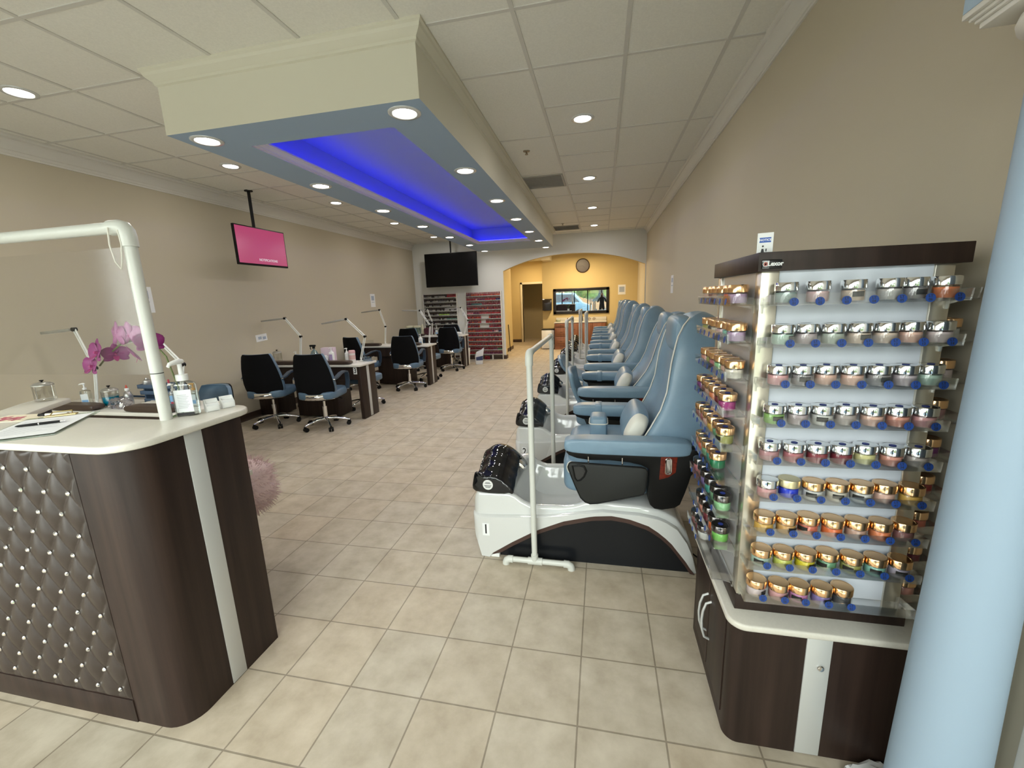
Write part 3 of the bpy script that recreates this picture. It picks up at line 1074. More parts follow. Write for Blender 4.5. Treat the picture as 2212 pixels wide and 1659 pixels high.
for k, (xs_, cols, labs) in enumerate(FRONT):
    z = SHZ[k]
    sh = shelf('%s clear acrylic shelf on the front of the jar tower' % ('lowest' if k == 8 else SP[k] + (' highest' if 0 < k < 8 else '')), 'front shelves of the jar tower', (.840, .0975, z), 0, .463)
    n = len(cols)
    off = 0.0 if k < 2 else -.003 * min(k, 4)
    px = xs_ or [.893 + off * .4 + i * .0625 for i in range(7)][:n]
    if k == 8:
        px = [.885, .947, 1.005, 1.068, 1.128]
    for i, c in enumerate(cols):
        lid = 'silver' if k < 5 or (k == 5 and i == 0) else ('gold' if (k, i) == (5, 1) else 'copper')
        y = .060 + (.008 if (k * 5 + i * 3) % 4 == 0 else 0.0)
        jar((px[i], y, z + .0035), NM[c], lid, '%s jar with %s lid, %s from the left on the %s front shelf' % (c, lid, ORD[i], SP[k]),
            'jars on the %s front shelf' % SP[k], labs.get(i), 1 < k < 5)
    m = 7 if k < 8 else 5
    for i in range(m):
        xx = (px[i] if i < len(px) and k > 0 else .893 + .0625 * i) + .007
        sticker(sh, min(xx, 1.292) - .840, 'LT\n%02d' % num, z=.010 + .0016 * k)
        num += 1
# left side shelves and jars
LEFT = [
 (6, 'copper', ['lilac', 'coral', 'grey', 'nude', 'mauve', 'peach']),
 (6, 'copper', ['lilac', 'aqua', 'pale pink', 'cream', 'charcoal', 'olive']),
 (6, 'copper', ['cream', 'peach', 'light green', 'rose', 'olive', 'salmon']),
 (6, 'copper', ['magenta', 'maroon', 'orange', 'nude', 'mauve', 'purple']),
 (6, 'copper', ['olive', 'jade', 'golden', 'peach', 'rose', 'mauve']),
 (6, 'copper', ['emerald', 'teal', 'jade', 'coral', 'salmon', 'pink']),
 (6, 'dark', ['light green', 'jade', 'teal', 'violet', 'mauve', 'rose']),
 (5, 'dark', ['bright green', 'red orange', 'maroon', 'salmon', 'peach']),
 (4, 'dark', ['white', 'maroon', 'mauve', 'rose']),
]
NEAR = [.172, .158, .155, .205, .205, .275, .185, .185, .385]
for k, (n, lid, cols) in enumerate(LEFT):
    z = SHZ[k]
    sh = shelf('%s clear acrylic shelf on the left side of the jar tower' % ('lowest' if k == 8 else SP[k] + (' highest' if 0 < k < 8 else '')), 'left side shelves of the jar tower', (.8372, .556, z), R(-90), .43)
    step = min(.066, (.530 - NEAR[k]) / (n - 1))
    if step < .0595:
        n = int((.530 - NEAR[k]) / .0595) + 1
        step = .0595
    for i in range(n):
        y = NEAR[k] + step * i
        jar((.800 + (.004 if i % 3 == 1 else 0), y, z + .0035), NM[cols[i]], lid, '%s jar with %s lid, %s from the near end, %s left side shelf' % (cols[i], lid, ORD[i], SP[k]),
            'jars on the %s left side shelf' % SP[k], 20 - 90 if k in (4,) and i == 0 else None, k > 2)
        if k != 8 or i < 4:
            sticker(sh, min(.42, .556 - y + .012), None, .0105)
# right side shelves and the jars that show beside the tower
RIGHT = ['', 'white', 'white pink', 'dusty pink', 'purple', 'red', 'coral', 'maroon', 'salmon']
for k in range(9):
    z = SHZ[k]
    shelf('%s clear acrylic shelf on the right side of the jar tower, against the wall' % ('lowest' if k == 8 else SP[k] + (' highest' if 0 < k < 8 else '')), 'right side shelves of the jar tower', (1.3068, .105, z), R(90), .43)
    if RIGHT[k]:
        for i, y in enumerate((.150, .215)):
            jar((1.343, y, z + .0035), NM[RIGHT[k]], 'copper', '%s jar with copper lid, %s from the near end, %s right side shelf' % (RIGHT[k], ORD[i], SP[k]), 'jars on the %s right side shelf' % SP[k])
# notice sign on top
t = thing('notice_sign', 'small white notice card standing on top of the jar tower', 'sign', (.850, .125, 1.6516), R(-14))
fin('card', bx(nb(), -.020, .020, -.0008, .0008, 0, .056), paper, t)
f = fin('header', bx(nb(), -.0145, .0145, -.0014, -.0008, .029, .043), ink_blue, t)
text('NOTICE', .0082, face_m((0, -.0018, .036)), paper, f, bold=.0002)
b = nb()
prism(b, circ(.0026, 12, -.005, .019), -.0013, -.0008, 'xz')
prism(b, [(-.010, .0), (-.001, .0), (-.003, .012), (-.008, .012)], -.0013, -.0008, 'xz')
bx(b, .002, .005, -.0013, -.0008, .004, .012)
fin('printed_figure', b, ink, t, smooth=0)
# white bag on the floor
t = thing('plastic_bag', 'crumpled white plastic bag on the floor at the foot of the jar cabinet', 'bag', (1.235, -.02, 0), R(20))
rng = random.Random(5)
b = sq(nb(), (0, 0, .018), (.075, .045, .018), .6, .7, 22, 12)
for v in b.verts:
    v.co += Vector((rng.uniform(-1, 1), rng.uniform(-1, 1), rng.uniform(-.3, .6))) * .006
    v.co.z = max(0, v.co.z)
fin('bag', b, paper, t, smooth=20)
# ------------------------------------------------------------------ spa pedicure chairs (local y = 0 at the middle of the tub)
CY0 = 1.315
W0 = .37
Z_TOP = [(-.386, .30), (-.376, .345), (-.360, .39), (-.34, .412), (-.15, .416), (-.11, .40), (-.05, .355), (0, .342), (.17, .348), (.25, .365), (.32, .395), (.45, .392), (.60, .385), (.72, .368), (.80, .325), (.86, .24), (.895, .13), (.915, .02)]
Z_BOT = [(-.386, .23), (-.378, .17), (-.36, .12), (-.34, .06), (-.325, .004), (-.272, .004), (-.262, .027), (-.129, .117), (.017, .205), (.177, .277), (.344, .322), (.45, .333), (.54, .322), (.649, .287), (.72, .240), (.775, .187), (.853, .082), (.900, .004), (.915, .002)]
W_X = [(-.386, .28), (-.38, .315), (-.365, .345), (-.34, .362), (-.28, .37), (.8, .37), (.88, .36), (.915, .34)]
LEDGE = [(-.386, .265), (-.36, .265), (-.25, .272), (-.05, .285), (.10, .300), (.25, .33), (.40, .355), (.6, .35), (.72, .33), (.80, .28), (.86, .19), (.9, .08), (.915, .012)]
def tub_shell():
    xs_ = [-.386, -.38, -.37, -.36, -.35, -.34, -.332, -.325, -.30, -.28, -.272, -.262, -.23, -.19, -.16, -.145, -.13, -.12, -.11, -.10, -.09, -.08, -.06, -.03, 0, .04, .09, .14, .18, .21, .23, .25, .265, .28, .295, .31, .33, .36, .40, .45, .50, .55, .60, .65, .70, .74, .775, .80, .83, .855, .875, .89, .903, .915]
    rows = []
    for x in xs_:
        zt, zb, w, zl = lerp(Z_TOP, x), lerp(Z_BOT, x), lerp(W_X, x), lerp(LEDGE, x)
        zl = max(zb + .01, min(zl, zt - .03)) if zt - zb > .05 else zb + .4 * (zt - zb)
        g = smooth01(-.135, -.085, x) * (1 - smooth01(.245, .325, x))
        gg = smooth01(-.16, -.11, x) * (1 - smooth01(.27, .34, x))
        d = .19 * g
        e = min(.02, (zt - zl) * .3)
        half = [(-w, zb), (-w, zb + (zl - zb) * .5), (-w, zl - .004), (-w + .010, zl + e * .2), (-w + .024, zl + e * .3), (-w + .030, zt - e * 1.2), (-w + .034, zt - e * .35), (-w + .044, zt),
                (-w + .060, zt + .002 * gg), (-w + .074, zt - .004 * gg), (-w + .084, zt - .02 * gg), (-w + .110, zt - .014 * gg - d * .6), (-w + .130, zt - .016 * gg - d), (-w + .20, zt - .018 * gg - d - .01 * g), (-.05, zt - .018 * gg - d - .012 * g)]
        row = half + [(-y, z) for y, z in reversed(half)]
        rows.append([Vector((x, y, z)) for y, z in row])
    b = nb()
    loft(b, rows, False, True, False)
    return b
def arch_poly(dz, x0, x1):
    P = [(x, lerp(Z_BOT, x) - dz) for x in [x0 + (x1 - x0) * i / 40 for i in range(41)]]
    return [(x, max(.003, z)) for x, z in P]
def spa_cap():
    ys_ = [(-.352, .520, .0), (-.345, .526, .006), (-.315, .530, .010), (-.290, .548, .014), (-.268, .566, .016), (-.240, .567, .016), (-.218, .580, .018), (-.200, .600, .02), (-.170, .602, .02), (-.150, .612, .022), (-.130, .628, .024), (-.095, .634, .026), (-.05, .625, .024), (.0, .600, .022), (.05, .570, .018), (.10, .540, .014), (.15, .50, .006), (.18, .47, 0)]
    rows = []
    for y, h, q in ys_:
        ft = .545 if y < -.31 else h - .042
        rows.append([Vector(p) for p in ((-.366 - q * .3, y, .418), (-.369 - q * .3, y, .45), (-.352, y, ft - .012), (-.345, y, ft), (-.330, y, ft - .010 + q * .5), (-.30, y, h - .010), (-.265, y, h), (-.225, y, h - .002), (-.185, y, h - .020), (-.150, y, h - .050), (-.125, y, h - .072), (-.112, y, h - .092), (-.118, y, h - .115), (-.140, y, .43), (-.150, y, .412), (-.26, y, .412))])
    return loft(nb(), rows, True, True, True)
BK = [(.595, .60, .84, .285), (.64, .70, .90, .30), (.695, .80, .96, .305), (.745, .90, 1.02, .305), (.775, 1.0, 1.065, .300), (.785, 1.08, 1.09, .292), (.795, 1.16, 1.115, .282), (.812, 1.24, 1.13, .268), (.828, 1.30, 1.135, .25), (.850, 1.36, 1.125, .22), (.88, 1.405, 1.09, .18), (.92, 1.432, 1.04, .12), (.96, 1.44, 1.0, .06)]
def back_section(i):
    xf, z, xb_, w = BK[i]
    k = min(1.0, (len(BK) - 1 - i) / 4)
    d = xb_ - xf
    half = [(0, xf), (.30, xf), (.55, xf - .004 * k), (.74, xf - .020 * k), (.86, xf - .034 * k), (.93, xf - .030 * k), (.985, xf - .002), (1.03, xf + d * .30), (1.02, xf + d * .62), (.96, xf + d * .85), (.80, xf + d * .97), (.45, xb_), (0, xb_)]
    zs = lambda f: z + .10 * f * (1 if i < 9 else .3)      # rear of the section sits a little lower
    left = [Vector((x, 0.04 - w * u, z - (x - xf) * .42)) for u, x in half]
    right = [Vector((x, 0.04 + w * u, z - (x - xf) * .42)) for u, x in reversed(half[1:-1])]
    return left + right, half
def tray_poly():
    P = [(.219, .652), (.230, .657), (.60, .645), (.622, .639), (.631, .622), (.622, .515), (.612, .495), (.590, .484), (.37, .424), (.330, .419), (.305, .428), (.280, .452), (.255, .51), (.228, .58), (.211, .632)]
    return P
def spa_chair(label):
    t = thing('pedicure_chair', label, 'pedicure chair', (0, CY0, 0), 0, 'spa pedicure chairs along the right wall')
    fin('tub_base', tub_shell(), gloss_w, t, smooth=50)
    for s in (-1, 1):
        P = arch_poly(.002, -.268, .903)
        y0 = s * (W0 - .055)
        o = fin('side_panel', prism(nb(), P + [(.903, .002), (-.268, .002)], min(y0, y0 + s * .02), max(y0, y0 + s * .02), 'xz'), black_panel, t, smooth=0)
        A, B_ = arch_poly(.0015, -.268, .903), arch_poly(.032, -.20, .878)
        ya, yb = sorted((s * (W0 - .058), s * (W0 - .010)))
        b = nb()
        rows = []
        for a, c in zip(A, B_):
            rows.append([Vector((a[0], ya, a[1])), Vector((a[0], yb, a[1])), Vector((c[0], yb, c[1])), Vector((c[0], ya, c[1]))])
        loft(b, rows, True, True, True)
        fin('arch_edge', b, arch_br, t, smooth=30)
    fin('foot_tab', bx(nb(), -.30, -.215, -W0 + .01, -W0 + .05, 0, .022, .003), white_p, t)
    c = fin('faucet_cover', spa_cap(), black_g, t, smooth=50, sub=1)
    b = nb()
    prism(b, [(p[0], p[1]) for p in circ(.031, 24, -.268, .470)], -.3545, -.3510, 'xz')
    e = fin('drain_emblem', b, mat('emblem_white', (.70, .71, .70), .3), c)
    b = nb()
    for k in range(6):
        if k != 3:
            bx(b, -.292 + .004 * abs(k - 2.5), -.244 - .004 * abs(k - 2.5), -.3552, -.3544, .452 + k * .0065, .455 + k * .0065)
    fin('emblem_line', b, ink, e, smooth=0)
    b = nb()
    tube(b, [(-.20, -.115, .560), (-.165, -.115, .545), (-.140, -.115, .525), (-.128, -.115, .512)], [.030, .029, .026, .022], 16)
    fin('spout', b, black_g, c)
    b = nb()
    tube(b, [(-.136, -.115, .524), (-.112, -.115, .508), (-.094, -.115, .490), (-.088, -.115, .480)], [.0255, .0275, .025, .013], 18)
    fin('spout_nozzle', b, chrome, c)
    fin('drain_knob', sq(nb(), (-.392, -.16, .265), (.016, .015, .015), 1, 1, 14, 8), chrome, t)
    # seat
    b = sq(nb(), (.425, .04, .50), (.262, .30, .105), .28, .30, 36, 18)
    s_ = fin('seat_base', b, blue_v, t)
    b = nb()
    tube(b, [(.218 + .024 * math.cos(a), -.2575, .565 + .036 * math.sin(a)) for a in [2 * PI * i / 20 for i in range(20)]], .0035, 6, True)
    fin('piping', b, cream_v, s_)
    fin('seat_cushion', sq(nb(), (.45, .04, .615), (.265, .285, .055), .35, .45, 36, 16), blue_v, t)
    lc = fin('leg_cushion', sq(nb(), (.372, .10, .690), (.056, .085, .105), .35, .35, 24, 14), blue_v, t)
    b = nb()
    tube(b, [(.372 + p[0], .10 + p[1], .748) for p in rrect(.115, .168, .03, 4)], .004, 6, True)
    fin('piping', b, cream_v, lc)
    # back
    rows = [back_section(i)[0] for i in range(len(BK))]
    b = nb()
    loft(b, rows, True, True, True)
    bk = fin('backrest', b, blue_v, t, smooth=60, sub=1)
    for s in (-1, 1):
        path = []
        for i in range(len(BK) - 2):
            xf, z, xb_, w = BK[i]
            k = min(1.0, (len(BK) - 1 - i) / 4)
            x = xf - .034 * k
            path.append((x - .002, .04 + s * w * .90, z - (x - xf) * .42 + .001))
        fin('piping', tube(nb(), path, .0042, 7), cream_v, bk)
    fin('head_cushion', sq(nb(), (.832, .04, 1.318), (.058, .175, .105), .55, .6, 26, 14, None), blue_v, bk)
    rows = []
    for i in range(0, 10):
        xf, z, xb_, w = BK[i]
        z2 = z - (xb_ - xf) * .42
        rows.append([Vector((xb_ - .10, .04 - w * 1.05, z2 + .01)), Vector((xb_ + .012, .04 - w * .93, z2 - .01)), Vector((xb_ + .028, .04 - w * .6, z2 - .012)), Vector((xb_ + .034, .04, z2 - .014)), Vector((xb_ + .028, .04 + w * .6, z2 - .012)), Vector((xb_ + .012, .04 + w * .93, z2 - .01)), Vector((xb_ - .10, .04 + w * 1.05, z2 + .01))])
    o = fin('back_shell', loft(nb(), rows), black_p, t)
    q = o.modifiers.new('s', 'SOLIDIFY')
    q.thickness = .006
    # arms
    for s in (-1, 1):
        yc = .04 + s * .375
        fin('armrest_pad', sq(nb(), (.522, yc, .742), (.335, .060, .043), .30, .40, 26, 22, Matrix.Identity(4)), blue_v, t)
        P = [(.205, .722), (.200, .705), (.215, .688), (.26, .672), (.33, .664), (.43, .668), (.54, .660), (.60, .648), (.640, .628), (.642, .56), (.636, .50), (.640, .455), (.652, .42), (.675, .400), (.715, .396), (.78, .412), (.806, .432), (.828, .50), (.845, .56), (.868, .66), (.885, .745), (.86, .75), (.84, .725)]
        ya, yb = sorted((yc - s * .030, yc + s * .047))
        fin('arm_shell', prism(nb(), P, ya, yb, 'xz', .006, 2), black_p, t, smooth=40)
        yo = yc + s * .0475
        ya, yb = sorted((yo - s * .002, yo + s * .0022))
        w_ = fin('wood_inlay', prism(nb(), [(.700, .704), (.782, .702), (.776, .618), (.740, .588), (.694, .572)], ya, yb, 'xz'), red_wood, t, smooth=0)
        b = nb()
        tube(b, [(.739 + p[0], yo + s * .004, .650 + p[1]) for p in rrect(.028, .088, .010, 4)], .0035, 8, True)
        bx(b, .729, .749, min(yo, yo + s * .003), max(yo, yo + s * .003), .612, .688)
        fin('chrome_latch', b, chrome, w_)
        if s < 0:
            ya, yb = sorted((yo + s * .004, yo + s * .026))
            P = tray_poly()
            tr = fin('tray_table', prism(nb(), P, ya, yb, 'xz', .004, 2), dgrey, t, smooth=40)
            yf_ = yo + s * .026
            b = nb()
            hp = [(.236, .640), (.270, .646), (.300, .640), (.312, .612), (.300, .580), (.278, .556), (.262, .552), (.250, .566)]
            tube(b, [(p[0], yf_, p[1]) for p in hp], .005, 7, True)
            fin('cup_holder_rim', b, black_p, tr)
            fin('cup_holder', prism(nb(), [(.274 + (p[0] - .274) * .82, .60 + (p[1] - .60) * .82) for p in hp], *sorted((yf_, yf_ + s * .003)), 'xz'), mat('holder_grey', (.022, .022, .022), .35), tr)
            b = nb()
            tube(b, [(p[0], yf_, p[1]) for p in P], .0032, 6, True)
            fin('tray_rim', b, black_p, tr)
            for x in (.322, .502):
                fin('hinge_pin', cyl(nb(), (x, yo + s * .008, .640), (x, yo + s * .008, .690), .0042, n=10), chrome, t)
        else:
            b = nb()
            bx(b, .345, .395, yc - .063, yc + .063, .694, .788, .008)
            fin('strap', b, blue_v, t)
    return t
def pillow(loc, label):
    t = thing('lumbar_pillow', label, 'pillow', loc, 0, 'lumbar pillows on the spa chairs')
    M = Matrix.Rotation(R(26), 4, 'Y')
    kw = dict(e1=.55, e2=.75, nu=28)
    fin('middle_panel', sq(nb(), (0, 0, 0), (.062, .235, .105), y0=-.60, y1=.60, nv=14, M=M.copy(), **kw), blue_v, t)
    fin('end_panel', sq(nb(), (0, 0, 0), (.0615, .235, .1045), y0=-1, y1=-.60, nv=8, M=M.copy(), **kw), cream_v, t)
    fin('end_panel', sq(nb(), (0, 0, 0), (.0615, .235, .1045), y0=.60, y1=1, nv=8, M=M.copy(), **kw), cream_v, t)
    return t
NCH = 7
PITCH = 1.315
where = ['nearest the jar tower, number 1 on its white tub', 'second from the camera, number 2 on its white tub', 'third from the camera', 'fourth from the camera', 'fifth from the camera', 'sixth from the camera', 'farthest back through the arch']
c0 = spa_chair('blue spa chair with white tub, ' + where[0])
p0 = pillow((.585, CY0 + .0, .79), 'blue and cream pillow on the spa chair ' + where[0].split(',')[0])
chairs = [c0]
for k in range(1, NCH):
    chairs.append(dup(c0, (0, CY0 + PITCH * k, 0), None, 'blue spa chair with white tub, ' + where[k]))
    for o in list(chairs[-1].children):
        if o.name.startswith('leg_cushion'):
            for c in list(o.children):
                bpy.data.objects.remove(c)
            bpy.data.objects.remove(o)
    dup(p0, (.585, CY0 + PITCH * k, .79), None, 'blue and cream pillow on the spa chair ' + where[k].split(',')[0])
for k, n in ((0, '1'), (1, '2')):
    d = fin('number_decal', bx(nb(), -.310, -.268, -W0 - .0012, -W0 + .001, .148, .228), paper, chairs[k])
    text(n, .085, face_m((-.289, -W0 - .0014, .188)), ink, d, bold=.0016, sx=.8)
# the backs are reclined differently
for k, a in ((1, 9), (2, 5.5), (3, 4.5), (4, -1), (5, -1)):
    Mr = Matrix.Translation((.66, 0, .60)) @ Matrix.Rotation(R(a), 4, 'Y') @ Matrix.Translation((-.66, 0, -.60))
    for o in chairs[k].children:
        if o.name.startswith(('backrest', 'back_shell')):
            o.matrix_basis = Mr
# raised calf rests on the next two chairs
def calf_rest(par, pts, hw):
    rows = []
    for x, z in pts:
        rows.append([Vector((x + .035 * (abs(u) ** 2), .04 + hw * u, z - .02 * u * u)) for u in [-1 + i / 6 for i in range(13)]])
    o = fin('calf_rest', loft(nb(), rows), blue_v, par, sub=1)
    q = o.modifiers.new('s', 'SOLIDIFY')
    q.thickness = .035
    q.offset = 0
calf_rest(chairs[1], [(.235, .54), (.195, .585), (.150, .66), (.118, .74), (.098, .82), (.092, .89)], .25)
calf_rest(chairs[2], [(.235, .54), (.16, .57), (.06, .61), (-.05, .67), (-.115, .75), (-.135, .83)], .25)

# ---- pipe dividers
def divider(x, y0, y1, h, label, zf=.45):
    t = thing('divider_stand', label, 'divider screen', (x, y0, 0), 0, 'white pipe dividers along the spa chairs')
    r_ = .0165
    Lw = y1 - y0
    for y in (0, Lw):
        fin('post', tube(nb(), [(0, y, .032), (0, y, h - .03)], r_, 18), pvc, t)
        b = nb()
        tube(b, [(-.15, y, .032), (.19, y, .032)], r_, 18)
        for s, xe in ((-1, -.165), (1, .205)):
            tube(b, [(xe - s * .035, y, .032), (xe - s * .01, y, .031), (xe + s * .004, y, .022), (xe + s * .008, y, .010), (xe + s * .008, y, 0)], .0215, 16)
        tube(b, [(-.04, y, .032), (.045, y, .032)], .0215, 18)
        tube(b, [(0, y, .04), (0, y, .075)], .021, 18)
        fin('foot', b, pvc, t)
        b = nb()
        s = 1 if y == 0 else -1
        tube(b, [(0, y, h - .065), (0, y, h - .03), (0, y + s * .004, h - .014), (0, y + s * .014, h - .004), (0, y + s * .03, h), (0, y + s * .06, h)], .0212, 18)
        fin('elbow', b, pvc, t)
    fin('top_bar', tube(nb(), [(0, .04, h), (0, Lw - .04, h)], r_, 18), pvc, t)
    fin('clear_film', bx(nb(), -.0003, .0003, .02, Lw - .02, zf, h - .03), film_m, t, smooth=0)
    return t
divider(.012, .905, 1.93, 1.262, 'white pipe divider with clear film beside the tub of spa chair 1')
divider(.0, 3.535, 4.47, 1.275, 'white pipe divider with clear film beside the third spa chair', .88)
divider(.115, 6.15, 7.0, 1.255, 'white pipe divider with clear film beside the fifth spa chair')
divider(-.055, 7.46, 8.33, 1.26, 'white pipe divider with clear film farthest back, beside the sixth spa chair', .6)
# remote cable behind the first chair
t = thing('power_cord', 'black power cord on the floor behind the nearest spa chair', 'cord', (1.0, 1.3, 0))
b = nb()
tube(b, [(-.09, -.1, .004), (.0, -.25, .004), (.05, -.2, .02), (.12, -.1, .05), (.25, 0, .08), (.38, .05, .10)], .004, 8)
fin('cable', b, black_p, t)
fin('plug', bx(nb(), .36, .40, .03, .07, .085, .115, .004), black_p, t)
# ------------------------------------------------------------------ nail tables
top_m = mat('table_top_cream', (.70, .68, .63), .3)
def nail_table(y0, label):
    t = thing('nail_table', label, 'nail table', (XL, y0, 0), 0, 'nail tables along the left wall')
    Lx = -2.765 - XL
    P = [(.01, 0), (Lx - .05, 0)] + [(Lx - .05 + .05 * math.cos(a), .05 + .05 * math.sin(a)) for a in [-PI / 2 + PI / 2 * i / 6 for i in range(1, 7)]] + [(Lx, .43), (.01, .43)]
    fin('table_top', prism(nb(), P, .73, .76, 'xy', .005, 2), top_m, t, smooth=30)
    fin('apron', bx(nb(), .02, Lx - .06, .02, .045, .555, .73), dwood, t)
    e = fin('end_panel', bx(nb(), Lx - .075, Lx - .022, .03, .41, 0, .73, .006), dwood, t)
    fin('metal_strip', bx(nb(), Lx - .024, Lx - .0195, .185, .245, .01, .728, .001), alu, e)
    for x0, x1 in ((.66, 1.30), (.02, .34)):
        fin('pedestal', bx(nb(), x0, x1, .06, .40, .02, .73, .004), dwood, t)
    fin('drawer', bx(nb(), .70, 1.26, .400, .412, .50, .70, .003), dwood, t)
    for x in (.27, 1.09):
        fin('arm_pad', sq(nb(), (x + .245, .062, .786), (.25, .058, .027), .25, .5, 22, 18, None), brown_v, t)
    return t
TY_ = [1.285, 3.70, 5.97, 8.02]
n0 = nail_table(TY_[0], 'cream topped nail table nearest the camera, behind the reception desk')
tabs = [n0]
for y, lb in zip(TY_[1:], ('cream topped nail table with number 3 on its front', 'cream topped nail table third from the camera, between tables 3 and 7', 'cream topped nail table with number 7, farthest back beside the polish racks')):
    tabs.append(dup(n0, (XL, y, 0), None, lb))
for k, n, x in ((1, '3', 1.655), (3, '7', 1.655)):
    d = fin('number_decal', bx(nb(), x - .026, x + .026, .0185, .0205, .630, .722), paper, tabs[k])
    text(n, .095, face_m((x, .0182, .676)), ink, d, bold=.002, sx=.8)

# ------------------------------------------------------------------ swivel chairs (local +y is forward)
def swivel(label, loc, rz, group, dz=0.0, back=True):
    t = thing('swivel_chair' if back else 'swivel_stool', label, 'swivel chair' if back else 'stool', loc, rz, group)
    for i in range(5):
        a = 2 * PI * i / 5 + PI / 2
        d = Vector((math.cos(a), math.sin(a), 0))
        p = Vector((-d.y, d.x, 0))
        b = nb()
        tube(b, [d * .02 + Vector((0, 0, .115)), d * .12 + Vector((0, 0, .112)), d * .24 + Vector((0, 0, .085)), d * .285 + Vector((0, 0, .068))], [.022, .019, .015, .012], 10)
        leg = fin('leg', b, chrome, t)
        b = nb()
        q = d * .285
        cyl(b, q + Vector((0, 0, .068)), q + Vector((0, 0, .040)), .013)
        for s in (-1, 1):
            cyl(b, q + p * s * .006 + Vector((0, 0, .028)) - d * .012, q + p * s * .026 + Vector((0, 0, .028)) - d * .012, .028, n=16)
        fin('caster', b, black_p, leg)
    b = nb()
    cyl(b, (0, 0, .09), (0, 0, .28 - dz * .6), .027)
    cyl(b, (0, 0, .28 - dz * .6), (0, 0, .38 - dz), .016)
    lathe(b, [(.034, .085), (.036, .10), (.036, .13), (.028, .14)], 20)
    fin('gas_lift', b, chrome, t)
    n0_ = len(t.children)
    b = nb()
    bx(b, -.10, .10, -.12, .12, .37, .40, .008)
    tube(b, [(.06, 0, .385), (.20, .02, .385), (.24, .02, .37)], .006, 8)
    fin('mechanism', b, black_p, t)
    fin('seat', sq(nb(), (0, .02, .455), (.245, .25, .060), .45, .35, 30, 16), blue_s, t)
    if not back:
        return t
    # backrest: curved pad, blue inside and rim, black outside, narrowing to the top
    prof = [(-.208, .478, .230), (-.215, .52, .245), (-.235, .60, .25), (-.255, .70, .242), (-.275, .80, .225), (-.295, .90, .20), (-.305, .96, .182), (-.305, .985, .165)]
    def shell(front, back, sc):
        rows = []
        for j, (y, z, w) in enumerate(prof):
            u_ = [-1 + i / 8 for i in range(17)]
            f = [Vector((w * sc * u, y + .075 * u * u + front, z)) for u in u_]
            g = [Vector((w * sc * u, y + .075 * u * u + back, z)) for u in reversed(u_)]
            rows.append(f + g)
        return loft(nb(), rows, True, True, True)
    fin('back_pad', shell(.034, -.004, 1.0), blue_s, t, smooth=50)
    fin('back_cover', shell(-.003, -.022, .965), fabric_b, t, smooth=50)
    rows = []
    for z in (.405, .474):
        rows.append([Vector((.226 * u, -.240 + .080 * u * u, z)) for u in [-1 + i / 8 for i in range(17)]])
    o = fin('chrome_band', loft(nb(), rows), chrome, t)
    q = o.modifiers.new('s', 'SOLIDIFY')
    q.thickness = .008
    for s in (-1, 1):
        x = s * .262
        b = nb()
        path = [(x * .93, -.175, .655), (x, -.12, .672), (x, .0, .705), (x, .10, .712), (x, .165, .695), (x, .182, .66), (x, .182, .56), (x * .96, .175, .475)]
        rows = []
        for i, p in enumerate(path):
            p = Vector(p)
            a = Vector(path[max(0, i - 1)])
            c = Vector(path[min(len(path) - 1, i + 1)])
            d = (c - a).normalized()
            n_ = Vector((1, 0, 0))
            m_ = d.cross(n_).normalized()
            rows.append([p + n_ * (.026 * e[0]) + m_ * (.010 * e[1]) for e in ((-1, -1), (1, -1), (1, 1), (-1, 1))])
        loft(b, rows, True, True, True)
        ar = fin('armrest', b, blue_d, t, smooth=50)
        b = nb()
        cyl(b, (x * .85, .175, .47), (x * 1.06, .175, .47), .010)
        cyl(b, (x * .80, -.17, .655), (x * 1.02, -.17, .655), .010)
        fin('arm_bolt', b, chrome, ar)
    for o in list(t.children)[n0_:]:
        o.location.z -= dz
    return t
sc = swivel('black backed blue swivel chair at table 3, right of its pair', (-3.12, 3.36, 0), R(10), 'customer chairs at the nail tables')
g1, g2 = 'customer chairs at the nail tables', 'technician chairs behind the nail tables'
dup(sc, (-3.92, 3.40, 0), R(14), 'black backed blue swivel chair at table 3, left of its pair')
dup(sc, (-3.05, 5.70, 0), R(10), 'black backed blue swivel chair at the third table, at its right end')
dup(sc, (-3.93, 5.66, 0), R(-18), 'black backed blue swivel chair at the left of the third table')
dup(sc, (-2.98, 7.74, 0), R(8), 'black backed blue swivel chair in front of table 7, at its right end')
dup(sc, (-3.92, 7.70, 0), R(12), 'black backed blue swivel chair in front of table 7, farther left')
tc = None
for x, y, rz, lb in ((-3.50, 1.99, 175, 'low blue swivel chair facing the camera behind the nearest nail table, right one'), (-4.13, 2.06, 183, 'low blue swivel chair facing the camera behind the nearest nail table, left one')):
    if tc is None:
        tc = swivel(lb, (x, y, 0), R(rz), g2, .20)
        for o in tc.children:
            if o.name.startswith(('back_pad', 'back_cover')):
                o.scale.z = .62
                o.location.z += .478 * .38
    else:
        dup(tc, (x, y, 0), R(rz), lb, g2)
ts = swivel('blue topped technician stool tucked behind table 3, near its right end', (-3.18, 4.40, 0), R(170), 'technician stools behind the nail tables', 0, False)
dup(ts, (-4.02, 4.42, 0), R(195), 'blue topped technician stool behind table 3, near the wall')
dup(ts, (-3.10, 6.66, 0), R(172), 'blue topped technician stool behind the third nail table')
dup(sc, (-3.28, 8.78, 0), R(10), 'black backed swivel chair behind table 7 in front of the racks', g2)

